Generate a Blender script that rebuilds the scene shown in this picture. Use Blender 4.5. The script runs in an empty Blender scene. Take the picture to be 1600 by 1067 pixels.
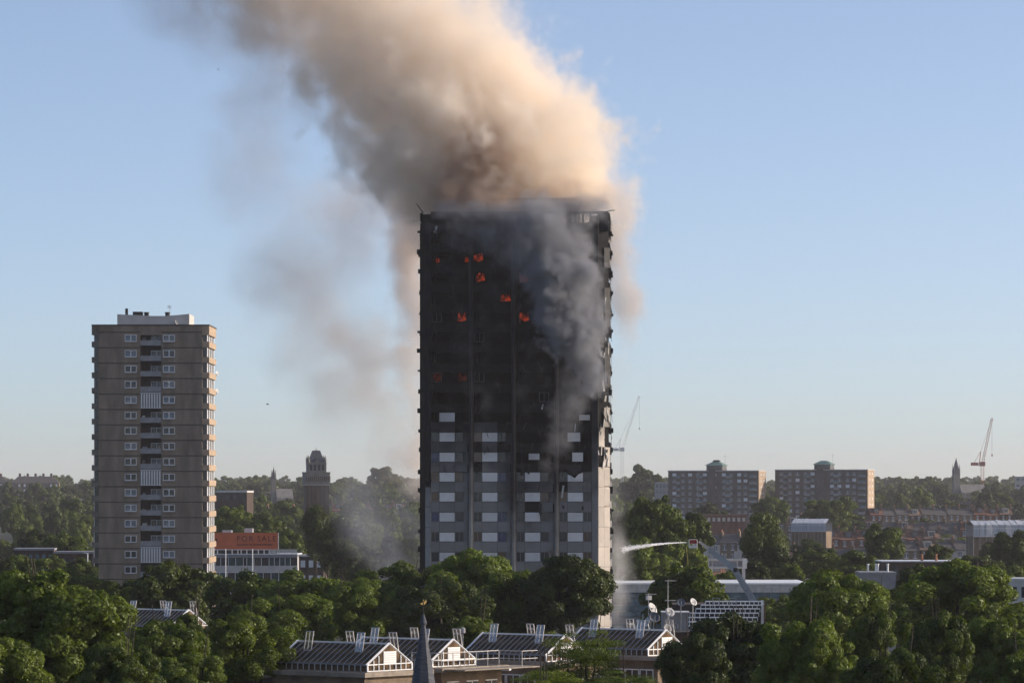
import bpy, bmesh, math, random
import numpy as np
from mathutils import Vector, Matrix, noise as mnoise
R = math.radians
sc = bpy.context.scene
COL = sc.collection

# ------------------------------------------------------------------ camera, sky, sun, exposure
K = 6660.0            # focal length in photo pixels (photo 1600 wide)
HY = 755.0            # photo row of the horizon
CZ = 31.6             # eye height
cam = bpy.data.cameras.new('camera')
cam.sensor_width = 36.0
cam.lens = 36.0 * K / 1600.0
cam.shift_y = (HY - 533.5) / 1600.0
cam.clip_start = 1.0
cam.clip_end = 30000.0
camo = bpy.data.objects.new('camera', cam); COL.objects.link(camo)
camo.location = (0, 0, CZ); camo.rotation_euler = (R(90), 0, 0)
sc.camera = camo

SUN_AZ = R(5)        # measured from +X towards +Y (away from the camera)
SUN_EL = R(21)
SKY_K, SKY_C, SKY_S = 2.3, 0.07, 0.15
world = bpy.data.worlds.new('World'); sc.world = world; world.use_nodes = True
wn = world.node_tree.nodes; wl = world.node_tree.links
bg = wn['Background']
sky = wn.new('ShaderNodeTexSky'); sky.sky_type = 'NISHITA'; sky.sun_disc = False
sky.sun_elevation = SUN_EL
sky.sun_rotation = math.pi / 2 - SUN_AZ      # Blender: 0 = +Y, clockwise
sky.altitude = 50; sky.air_density = 1.0; sky.dust_density = 3.2; sky.ozone_density = 1.6
# steeper elevation mapping: clear blue aloft fading to a pale band at the skyline, the same all round
wtc = wn.new('ShaderNodeTexCoord'); wmp = wn.new('ShaderNodeMapping'); wmp.vector_type = 'POINT'
wmp.inputs['Scale'].default_value = (1, 1, SKY_K); wmp.inputs['Location'].default_value = (0, 0, SKY_C)
wl.new(wtc.outputs['Generated'], wmp.inputs[0]); wl.new(wmp.outputs[0], sky.inputs['Vector'])
wtint = wn.new('ShaderNodeVectorMath'); wtint.operation = 'MULTIPLY'; wtint.inputs[1].default_value = (1.018, .984, 1.0)
wl.new(sky.outputs[0], wtint.inputs[0]); wl.new(wtint.outputs[0], bg.inputs[0]); bg.inputs[1].default_value = SKY_S
sun = bpy.data.lights.new('sun', 'SUN'); sun.energy = 3.1; sun.angle = R(0.6); sun.color = (1.0, 0.88, 0.75)
suno = bpy.data.objects.new('sun', sun); COL.objects.link(suno)
sdir = Vector((math.cos(SUN_EL) * math.cos(SUN_AZ), math.cos(SUN_EL) * math.sin(SUN_AZ), math.sin(SUN_EL)))
suno.rotation_euler = sdir.to_track_quat('Z', 'Y').to_euler()
suno.location = (300, 100, 200)

sc.view_settings.view_transform = 'Standard'; sc.view_settings.look = 'None'
sc.view_settings.exposure = 0.7; sc.view_settings.gamma = 1.0
sc.render.engine = 'CYCLES'
cy = sc.cycles
cy.use_denoising = True
cy.max_bounces = 12; cy.diffuse_bounces = 2; cy.glossy_bounces = 2; cy.transmission_bounces = 3
cy.transparent_max_bounces = 8; cy.volume_bounces = 10
cy.volume_step_rate = 5.0; cy.volume_max_steps = 160
cy.use_adaptive_sampling = True; cy.adaptive_threshold = 0.03
cy.sample_clamp_indirect = 4.0

# ------------------------------------------------------------------ helpers
def W(px, py, Y):
    """photo pixel at depth Y -> world point"""
    return Vector(((px - 800.0) / K * Y, Y, CZ - (py - HY) / K * Y))

def ground(x, y):
    def ss(a, b, v):
        t = min(1, max(0, (v - a) / (b - a))); return t * t * (3 - 2 * t)
    return 12.0 * ss(850, 1900, y) + 9.0 * ss(1900, 3000, y) + 5 * ss(3000, 6000, y)

def tag(o, label=None, cat=None, group=None, kind=None):
    if label: o['label'] = label
    if cat: o['category'] = cat
    if group: o['group'] = group
    if kind: o['kind'] = kind
    return o

def thing(name, label, cat, loc=(0, 0, 0), rz=0.0, group=None):
    o = bpy.data.objects.new(name, None); COL.objects.link(o)
    o.empty_display_size = 0.5
    o.location = loc; o.rotation_euler = (0, 0, rz)
    return tag(o, label, cat, group)

def link(name, me, mat=None, parent=None, loc=None, rot=None, scale=None):
    o = bpy.data.objects.new(name, me); COL.objects.link(o)
    if mat is not None and len(me.materials) == 0: me.materials.append(mat)
    if parent is not None: o.parent = parent
    if loc is not None: o.location = loc
    if rot is not None: o.rotation_euler = rot
    if scale is not None: o.scale = scale
    return o

class MB:
    def __init__(s): s.v = []; s.f = []; s.smooth = False
    def add(s, vs, fs, m=None):
        b = len(s.v)
        s.v += [tuple(m @ Vector(v)) if m is not None else tuple(v) for v in vs]
        s.f += [tuple(b + i for i in f) for f in fs]
        return s
    def box(s, x0, x1, y0, y1, z0, z1, m=None):
        return s.add([(x0, y0, z0), (x1, y0, z0), (x1, y1, z0), (x0, y1, z0), (x0, y0, z1), (x1, y0, z1), (x1, y1, z1), (x0, y1, z1)],
                     [(0, 3, 2, 1), (4, 5, 6, 7), (0, 1, 5, 4), (1, 2, 6, 5), (2, 3, 7, 6), (3, 0, 4, 7)], m)
    def cbox(s, c, size, m=None):
        return s.box(c[0] - size[0] / 2, c[0] + size[0] / 2, c[1] - size[1] / 2, c[1] + size[1] / 2, c[2] - size[2] / 2, c[2] + size[2] / 2, m)
    def prism(s, pts, z0, z1, m=None):
        """pts: ccw xy outline, extruded in z"""
        n = len(pts)
        vs = [(p[0], p[1], z0) for p in pts] + [(p[0], p[1], z1) for p in pts]
        fs = [tuple(range(n - 1, -1, -1)), tuple(range(n, 2 * n))] + [(i, (i + 1) % n, n + (i + 1) % n, n + i) for i in range(n)]
        return s.add(vs, fs, m)
    def xprism(s, pts, x0, x1, m=None):
        """pts: yz outline, extruded along x"""
        n = len(pts)
        vs = [(x0, p[0], p[1]) for p in pts] + [(x1, p[0], p[1]) for p in pts]
        fs = [tuple(range(n - 1, -1, -1)), tuple(range(n, 2 * n))] + [(i, (i + 1) % n, n + (i + 1) % n, n + i) for i in range(n)]
        return s.add(vs, fs, m)
    def tube(s, a, b, ra, rb=None, n=6, m=None):
        a = Vector(a); b = Vector(b); rb = ra if rb is None else rb
        d = (b - a)
        if d.length < 1e-6: return s
        q = d.to_track_quat('Z', 'Y').to_matrix()
        vs = []
        for c, r in ((a, ra), (b, rb)):
            for i in range(n):
                t = 2 * math.pi * i / n
                vs.append(tuple(c + q @ Vector((r * math.cos(t), r * math.sin(t), 0))))
        fs = [(i, (i + 1) % n, n + (i + 1) % n, n + i) for i in range(n)] + [tuple(range(n - 1, -1, -1)), tuple(range(n, 2 * n))]
        return s.add(vs, fs, m)
    def lathe(s, prof, n=12, c=(0, 0, 0), m=None):
        """prof: list of (r, z)"""
        vs = []
        for r, z in prof:
            for i in range(n):
                t = 2 * math.pi * (i + .5) / n
                vs.append((c[0] + r * math.cos(t), c[1] + r * math.sin(t), c[2] + z))
        fs = []
        for k in range(len(prof) - 1):
            for i in range(n):
                fs.append((k * n + i, k * n + (i + 1) % n, (k + 1) * n + (i + 1) % n, (k + 1) * n + i))
        fs.append(tuple(range(n - 1, -1, -1))); b = (len(prof) - 1) * n
        fs.append(tuple(range(b, b + n)))
        return s.add(vs, fs, m)
    def mesh(s, name):
        me = bpy.data.meshes.new(name); me.from_pydata(s.v, [], s.f); me.update()
        if s.smooth:
            me.polygons.foreach_set('use_smooth', [True] * len(me.polygons))
        return me
    def build(s, name, mat, parent=None, **k):
        return link(name, s.mesh(name), mat, parent, **k)

def kids(o): return [c for c in bpy.data.objects if c.parent is o]
_CH = {}
def register_children(root):
    """remember the tree of a prototype once, so that copying it in a loop is cheap"""
    cs = kids(root); _CH[root.name] = [(c, kids(c)) for c in cs]
def dup(root, loc, rz=0.0, label=None, group=None, scale=None):
    if root.name not in _CH: register_children(root)
    r = root.copy(); COL.objects.link(r); r.location = loc; r.rotation_euler = (0, 0, rz)
    if scale: r.scale = scale
    if label: r['label'] = label
    if group: r['group'] = group
    for c, gs in _CH[root.name]:
        d = c.copy(); COL.objects.link(d); d.parent = r
        for g in gs:
            e = g.copy(); COL.objects.link(e); e.parent = d
    return r

# ------------------------------------------------------------------ materials
def lin(r, g, b):
    f = lambda c: c / 12.92 if c <= .04045 else ((c + .055) / 1.055) ** 2.4
    return (f(r / 255), f(g / 255), f(b / 255))

def mat(name, col, rough=.8, var=.25, scale=1.5, bump=0.0, metal=0.0, spec=.3, col2=None, coord='Object', stretch=None, detail=5):
    m = bpy.data.materials.new(name); m.use_nodes = True
    nt = m.node_tree; N = nt.nodes; L = nt.links
    p = N['Principled BSDF']; p.inputs['Roughness'].default_value = rough; p.inputs['Metallic'].default_value = metal
    p.inputs['Specular IOR Level'].default_value = spec
    tc = N.new('ShaderNodeTexCoord'); nz = N.new('ShaderNodeTexNoise'); nz.inputs['Scale'].default_value = scale; nz.inputs['Detail'].default_value = detail
    src = tc.outputs[coord]
    if stretch:
        mp = N.new('ShaderNodeMapping'); mp.inputs['Scale'].default_value = stretch; L.new(src, mp.inputs[0]); src = mp.outputs[0]
    L.new(src, nz.inputs['Vector'])
    c2 = col2 if col2 else tuple(c * (1 - var) for c in col)
    c1 = col if col2 else tuple(min(1, c * (1 + var * .6)) for c in col)
    cr = N.new('ShaderNodeValToRGB'); cr.color_ramp.elements[0].position = .33; cr.color_ramp.elements[1].position = .67
    cr.color_ramp.elements[0].color = (*c2, 1); cr.color_ramp.elements[1].color = (*c1, 1)
    L.new(nz.outputs['Fac'], cr.inputs[0]); L.new(cr.outputs[0], p.inputs['Base Color'])
    if bump:
        b = N.new('ShaderNodeBump'); b.inputs['Strength'].default_value = bump; b.inputs['Distance'].default_value = .05
        n2 = N.new('ShaderNodeTexNoise'); n2.inputs['Scale'].default_value = scale * 6; n2.inputs['Detail'].default_value = 4
        L.new(src, n2.inputs['Vector']); L.new(n2.outputs['Fac'], b.inputs['Height']); L.new(b.outputs[0], p.inputs['Normal'])
    return m

def brick_mat(name, c1, c2, mortar, scale=4.0, bw=.9, bh=.3):
    m = bpy.data.materials.new(name); m.use_nodes = True
    N = m.node_tree.nodes; L = m.node_tree.links; p = N['Principled BSDF']; p.inputs['Roughness'].default_value = .9; p.inputs['Specular IOR Level'].default_value = .2
    tc = N.new('ShaderNodeTexCoord'); 
    cx = N.new('ShaderNodeSeparateXYZ'); L.new(tc.outputs['Object'], cx.inputs[0])
    ad = N.new('ShaderNodeMath'); ad.operation = 'ADD'; L.new(cx.outputs[0], ad.inputs[0]); L.new(cx.outputs[1], ad.inputs[1])
    cb = N.new('ShaderNodeCombineXYZ'); L.new(ad.outputs[0], cb.inputs[0]); L.new(cx.outputs[2], cb.inputs[1])
    br = N.new('ShaderNodeTexBrick'); br.inputs['Scale'].default_value = scale; br.inputs['Brick Width'].default_value = bw; br.inputs['Row Height'].default_value = bh
    br.inputs['Color1'].default_value = (*c1, 1); br.inputs['Color2'].default_value = (*c2, 1); br.inputs['Mortar'].default_value = (*mortar, 1); br.inputs['Mortar Size'].default_value = .02
    L.new(cb.outputs[0], br.inputs['Vector'])
    nz = N.new('ShaderNodeTexNoise'); nz.inputs['Scale'].default_value = .6; nz.inputs['Detail'].default_value = 7; mpz = N.new('ShaderNodeMapping'); mpz.inputs['Scale'].default_value = (1, 1, .28); L.new(tc.outputs['Object'], mpz.inputs[0]); L.new(mpz.outputs[0], nz.inputs['Vector'])
    mx = N.new('ShaderNodeMix'); mx.data_type = 'RGBA'; mx.blend_type = 'MULTIPLY'; mx.inputs['Factor'].default_value = .85
    mr = N.new('ShaderNodeMapRange'); mr.inputs['From Min'].default_value = .3; mr.inputs['From Max'].default_value = .7; mr.inputs['To Min'].default_value = .55; mr.inputs['To Max'].default_value = 1.15
    L.new(nz.outputs['Fac'], mr.inputs[0]); L.new(br.outputs['Color'], mx.inputs['A']); L.new(mr.outputs[0], mx.inputs['B']); L.new(mx.outputs['Result'], p.inputs['Base Color'])
    return m

def leaf_mat(name, dark, light, trans=.35, scale=.35):
    m = bpy.data.materials.new(name); m.use_nodes = True
    nt = m.node_tree; N = nt.nodes; L = nt.links; N.remove(N['Principled BSDF'])
    out = N['Material Output']
    at = N.new('ShaderNodeAttribute'); at.attribute_name = 'leafcol'
    oi = N.new('ShaderNodeObjectInfo')
    tc = N.new('ShaderNodeTexCoord'); nz = N.new('ShaderNodeTexNoise'); nz.inputs['Scale'].default_value = scale; nz.inputs['Detail'].default_value = 3
    L.new(tc.outputs['Object'], nz.inputs['Vector'])
    a = N.new('ShaderNodeMath'); a.operation = 'MULTIPLY_ADD'; a.inputs[1].default_value = .9; L.new(nz.outputs['Fac'], a.inputs[0])
    a2 = N.new('ShaderNodeMath'); a2.operation = 'MULTIPLY_ADD'; a2.inputs[1].default_value = .55; a2.inputs[2].default_value = -.2
    L.new(at.outputs['Fac'], a2.inputs[0]); L.new(a2.outputs[0], a.inputs[2])
    a3 = N.new('ShaderNodeMath'); a3.operation = 'MULTIPLY_ADD'; a3.inputs[1].default_value = .5; L.new(oi.outputs['Random'], a3.inputs[0])
    a4 = N.new('ShaderNodeMath'); a4.operation = 'SUBTRACT'; L.new(a.outputs[0], a4.inputs[0]); a4.inputs[1].default_value = .25; L.new(a4.outputs[0], a3.inputs[2])
    cr = N.new('ShaderNodeValToRGB'); cr.color_ramp.elements[0].color = (*dark, 1); cr.color_ramp.elements[1].color = (*light, 1)
    cr.color_ramp.elements[0].position = .1; cr.color_ramp.elements[1].position = .9
    L.new(a3.outputs[0], cr.inputs[0])
    d = N.new('ShaderNodeBsdfDiffuse'); t = N.new('ShaderNodeBsdfTranslucent'); g = N.new('ShaderNodeBsdfGlossy'); g.inputs['Roughness'].default_value = .45
    g.inputs['Color'].default_value = (.9, .95, .85, 1)
    L.new(cr.outputs[0], d.inputs['Color'])
    tm = N.new('ShaderNodeMix'); tm.data_type = 'RGBA'; tm.blend_type = 'MULTIPLY'; tm.inputs['Factor'].default_value = 1
    L.new(cr.outputs[0], tm.inputs['A']); tm.inputs['B'].default_value = (1.5, 1.5, .5, 1); L.new(tm.outputs['Result'], t.inputs['Color'])
    m1 = N.new('ShaderNodeMixShader'); m1.inputs[0].default_value = trans; L.new(d.outputs[0], m1.inputs[1]); L.new(t.outputs[0], m1.inputs[2])
    m2 = N.new('ShaderNodeMixShader'); m2.inputs[0].default_value = .018; L.new(m1.outputs[0], m2.inputs[1]); L.new(g.outputs[0], m2.inputs[2])
    L.new(m2.outputs[0], out.inputs['Surface'])
    return m

def glass_mat(name, col, rough=.12, spec=.6):
    m = mat(name, col, rough=rough, var=.35, scale=.9, spec=spec); return m

def clear_glass():
    m = bpy.data.materials.new('clear_vent_glass'); m.use_nodes = True; N = m.node_tree.nodes; L = m.node_tree.links; N.remove(N['Principled BSDF'])
    a = N.new('ShaderNodeBsdfTransparent'); g = N.new('ShaderNodeBsdfGlossy'); g.inputs['Roughness'].default_value = .1; d = N.new('ShaderNodeBsdfDiffuse'); d.inputs[0].default_value = (.3, .32, .35, 1)
    x = N.new('ShaderNodeMixShader'); x.inputs[0].default_value = .3; y = N.new('ShaderNodeMixShader'); y.inputs[0].default_value = .28
    L.new(g.outputs[0], x.inputs[1]); L.new(d.outputs[0], x.inputs[2]); L.new(a.outputs[0], y.inputs[1]); L.new(x.outputs[0], y.inputs[2]); L.new(y.outputs[0], N['Material Output'].inputs[0])
    return m
M = {}
M['char'] = mat('charred_concrete', (.007, .007, .008), .9, .6, .6, bump=.4)
M['char2'] = mat('charred_metal', (.014, .014, .016), .7, .6, 1.2)
M['inner'] = mat('burnt_interior', (.003, .003, .0035), .95, .4, .5)
M['white_panel'] = mat('white_infill_panel', (.58, .58, .60), .6, .10, .6)
M['frame'] = mat('scorched_window_frame', (.10, .10, .105), .7, .4, 2)
M['ash'] = mat('scorched_light_metal', (.42, .40, .38), .6, .5, 1.5)
M['dark_glass'] = glass_mat('dark_window_glass', (.035, .037, .045))
M['brown_glass'] = glass_mat('window_with_curtain', (.12, .07, .05))
M['blue_glass'] = glass_mat('window_with_blue_blind', (.03, .04, .12))
M['beige'] = mat('beige_cladding', (.50, .44, .38), .6, .10, .5)
M['ltbrick'] = brick_mat('brown_brick', (.285, .228, .172), (.24, .19, .145), (.23, .195, .165))
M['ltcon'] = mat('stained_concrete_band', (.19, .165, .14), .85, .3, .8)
M['tanband'] = mat('sunlit_tan_concrete', (.40, .30, .21), .85, .2, .8)  # tan for sun-facing sides, with the sunlight put into the colour
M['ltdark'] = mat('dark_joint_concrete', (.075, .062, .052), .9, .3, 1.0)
M['upvc'] = mat('white_window_frame', (.70, .70, .70), .5, .06, 2)
M['bal'] = mat('grey_balcony_panel', (.26, .26, .27), .7, .15, 1)
M['plant'] = mat('pale_render', (.52, .49, .46), .8, .12, .5)
M['black'] = mat('black_metal', (.015, .015, .016), .6, .3, 2)
M['steel'] = mat('galvanised_steel', (.32, .33, .35), .4, .2, 2, metal=.6)
M['white'] = mat('white_paint', (.78, .78, .77), .5, .06, 1.5)
M['dish'] = mat('pale_dish_metal', (.56, .54, .51), .5, .15, 2)
M['dishdark'] = mat('dark_dish_metal', (.10, .11, .13), .5, .15, 2)
M['slate'] = mat('slate', (.075, .08, .095), .7, .35, 3, stretch=(1, 1, 4))
M['rslate'] = mat('roof_slate', (.10, .09, .085), .8, .35, 1.5)
M['rtile'] = mat('red_roof_tile', (.20, .095, .06), .85, .35, 1.2)
M['rbrown'] = mat('brown_roof_tile', (.17, .11, .08), .85, .35, 1.2)
M['brickr'] = brick_mat('red_brick', (.22, .09, .06), (.17, .075, .05), (.2, .16, .13))
M['brickb'] = brick_mat('stock_brick', (.25, .18, .12), (.19, .135, .09), (.2, .17, .14))
M['brickd'] = brick_mat('dark_brick', (.095, .065, .05), (.07, .05, .04), (.09, .08, .07))
M['pot'] = mat('terracotta', (.34, .16, .09), .9, .25, 4)
M['stucco'] = mat('cream_stucco', (.55, .50, .43), .85, .15, .8)
M['slabbrick'] = brick_mat('slab_block_brick', (.155, .12, .10), (.125, .098, .082), (.14, .12, .11))
M['copper'] = mat('green_copper', (.15, .235, .20), .7, .2, .8)
M['farwin'] = mat('far_window', (.20, .20, .215), .25, .5, .15, spec=.6)
M['orange'] = mat('orange_hoarding', (.62, .15, .06), .55, .10, .5)
M['ink'] = mat('dark_red_lettering', (.13, .03, .02), .6, .1, 2)
M['teal'] = glass_mat('teal_glass', (.035, .085, .095))
M['paleblue'] = glass_mat('pale_blue_glass', (.10, .16, .20))
M['concrete'] = mat('pale_concrete', (.40, .38, .36), .85, .15, .5, bump=.1)
M['roofing'] = mat('roof_felt', (.085, .08, .078), .9, .35, .8)
M['coping'] = mat('stone_coping', (.30, .25, .20), .85, .3, 1.2)
M['wood'] = mat('dark_glazing_over_timber', (.022, .022, .025), .6, .5, 1.3, spec=.0, col2=(.19, .12, .065), detail=4)
M['bar'] = mat('grey_glazing_bar', (.40, .40, .41), .6, .1, 2)
M['lglass'] = glass_mat('roof_glass', (.04, .042, .05))
M['red'] = mat('red_paint', (.30, .02, .02), .4, .1, 2)
M['boom'] = mat('boom_paint', (.30, .33, .37), .35, .12, 1, metal=.4)
M['yellow'] = mat('yellow_hose', (.42, .38, .08), .7, .1, 3)
M['gold'] = mat('gilded_metal', (.16, .12, .05), .6, .1, 5, metal=.9)
M['crane'] = mat('crane_red', (.42, .14, .10), .6, .1, 1)
M['craneg'] = mat('crane_grey', (.62, .61, .60), .6, .1, 1)
M['stone'] = mat('grey_stone', (.20, .185, .17), .9, .25, .5)
M['twbrick'] = brick_mat('tower_brick', (.15, .105, .075), (.115, .08, .06), (.14, .11, .09), scale=2)
M['tarp'] = mat('white_sheeting', (.46, .47, .50), .5, .18, .8, stretch=(1, 1, .3))
M['bark'] = mat('bark', (.07, .055, .04), .95, .4, 3, bump=.5)
M['bird'] = mat('dark_feather', (.03, .03, .032), .8, .2, 20)
M['leaf_a'] = leaf_mat('leaf_plane', (.020, .036, .007), (.135, .178, .028))
M['leaf_b'] = leaf_mat('leaf_lime', (.030, .052, .008), (.165, .205, .030))
M['leaf_c'] = leaf_mat('leaf_dark', (.016, .028, .008), (.085, .108, .024), trans=.3)
M['leaf_far'] = leaf_mat('leaf_far', (.020, .036, .010), (.100, .128, .030), trans=.25, scale=.1)

# ------------------------------------------------------------------ ground
def make_ground():
    mb = MB(); xs = np.linspace(-1, 1, 61); ys = np.concatenate([np.linspace(-400, 3000, 60), np.linspace(3200, 14000, 24)])
    xs = np.sign(xs) * np.abs(xs) ** 1.6 * 5000
    for y in ys:
        for x in xs: mb.v.append((x, y, ground(x, y)))
    nx = len(xs)
    for j in range(len(ys) - 1):
        for i in range(nx - 1):
            mb.f.append((j * nx + i, j * nx + i + 1, (j + 1) * nx + i + 1, (j + 1) * nx + i))
    mb.smooth = True
    g = mat('ground_grass_and_paving', (.030, .042, .014), .95, .5, .02, col2=(.045, .042, .034))
    o = mb.build('ground', g); tag(o, kind='structure')
make_ground()

# ------------------------------------------------------------------ the burnt tower
TW = thing('burnt_tower_block', 'tall burnt tower block, blackened above, grey and white panels below, wrapped in smoke', 'tower block',
           (W(809, 755, 560).x, 572.5, 0), R(-2.0))
def soot_mat(name, col, z0, z1, sootcol=(.016, .016, .018), rough=.6):
    """cladding with soot that climbs from z0 to z1 with a ragged edge (a stain of its own)"""
    m = bpy.data.materials.new(name); m.use_nodes = True; N = m.node_tree.nodes; L = m.node_tree.links; p = N['Principled BSDF']
    p.inputs['Roughness'].default_value = rough; p.inputs['Specular IOR Level'].default_value = .3
    tc = N.new('ShaderNodeTexCoord'); tc.object = TW
    sx = N.new('ShaderNodeSeparateXYZ'); L.new(tc.outputs['Object'], sx.inputs[0])
    nz = N.new('ShaderNodeTexNoise'); nz.inputs['Scale'].default_value = .28; nz.inputs['Detail'].default_value = 6; L.new(tc.outputs['Object'], nz.inputs['Vector'])
    a = N.new('ShaderNodeMath'); a.operation = 'MULTIPLY_ADD'; a.inputs[1].default_value = 16; L.new(nz.outputs['Fac'], a.inputs[0]); L.new(sx.outputs[2], a.inputs[2])
    ax = N.new('ShaderNodeMath'); ax.operation = 'SUBTRACT'; L.new(sx.outputs[0], ax.inputs[0]); ax.inputs[1].default_value = 2.2
    ab = N.new('ShaderNodeMath'); ab.operation = 'ABSOLUTE'; L.new(ax.outputs[0], ab.inputs[0])
    rx = N.new('ShaderNodeMapRange'); rx.inputs['From Min'].default_value = 0; rx.inputs['From Max'].default_value = 6.5; rx.inputs['To Min'].default_value = 7.0; rx.inputs['To Max'].default_value = 0; L.new(ab.outputs[0], rx.inputs[0])
    a2 = N.new('ShaderNodeMath'); a2.operation = 'ADD'; L.new(a.outputs[0], a2.inputs[0]); L.new(rx.outputs[0], a2.inputs[1]); a = a2
    mr = N.new('ShaderNodeMapRange'); mr.interpolation_type = 'SMOOTHSTEP'; mr.inputs['From Min'].default_value = z0 + 8; mr.inputs['From Max'].default_value = z1 + 8
    L.new(a.outputs[0], mr.inputs[0])
    n2 = N.new('ShaderNodeTexNoise'); n2.inputs['Scale'].default_value = 1.2; n2.inputs['Detail'].default_value = 5; L.new(tc.outputs['Object'], n2.inputs['Vector'])
    c0 = N.new('ShaderNodeMix'); c0.data_type = 'RGBA'; L.new(n2.outputs['Fac'], c0.inputs['Factor'])
    c0.inputs['A'].default_value = (*[c * .8 for c in col], 1); c0.inputs['B'].default_value = (*[c * 1.15 for c in col], 1)
    oi = N.new('ShaderNodeObjectInfo'); ov = N.new('ShaderNodeMapRange'); ov.inputs['To Min'].default_value = .84; ov.inputs['To Max'].default_value = 1.08; L.new(oi.outputs['Random'], ov.inputs[0])
    cv = N.new('ShaderNodeMix'); cv.data_type = 'RGBA'; cv.blend_type = 'MULTIPLY'; cv.inputs['Factor'].default_value = 1; L.new(c0.outputs['Result'], cv.inputs['A']); L.new(ov.outputs[0], cv.inputs['B']); c0 = cv
    mx = N.new('ShaderNodeMix'); mx.data_type = 'RGBA'; L.new(mr.outputs[0], mx.inputs['Factor']); L.new(c0.outputs['Result'], mx.inputs['A']); mx.inputs['B'].default_value = (*sootcol, 1)
    L.new(mx.outputs['Result'], p.inputs['Base Color'])
    return m
M['clad'] = soot_mat('grey_cladding_sooted', (.215, .200, .190), 27, 42)
M['col'] = soot_mat('column_cladding_sooted', (.30, .275, .25), 24, 38)
M['whitep'] = soot_mat('white_panel_sooted', (.70, .66, .63), 35, 54)
M['rface'] = soot_mat('beige_side_sooted', (.50, .44, .38), 36, 46)
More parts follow.
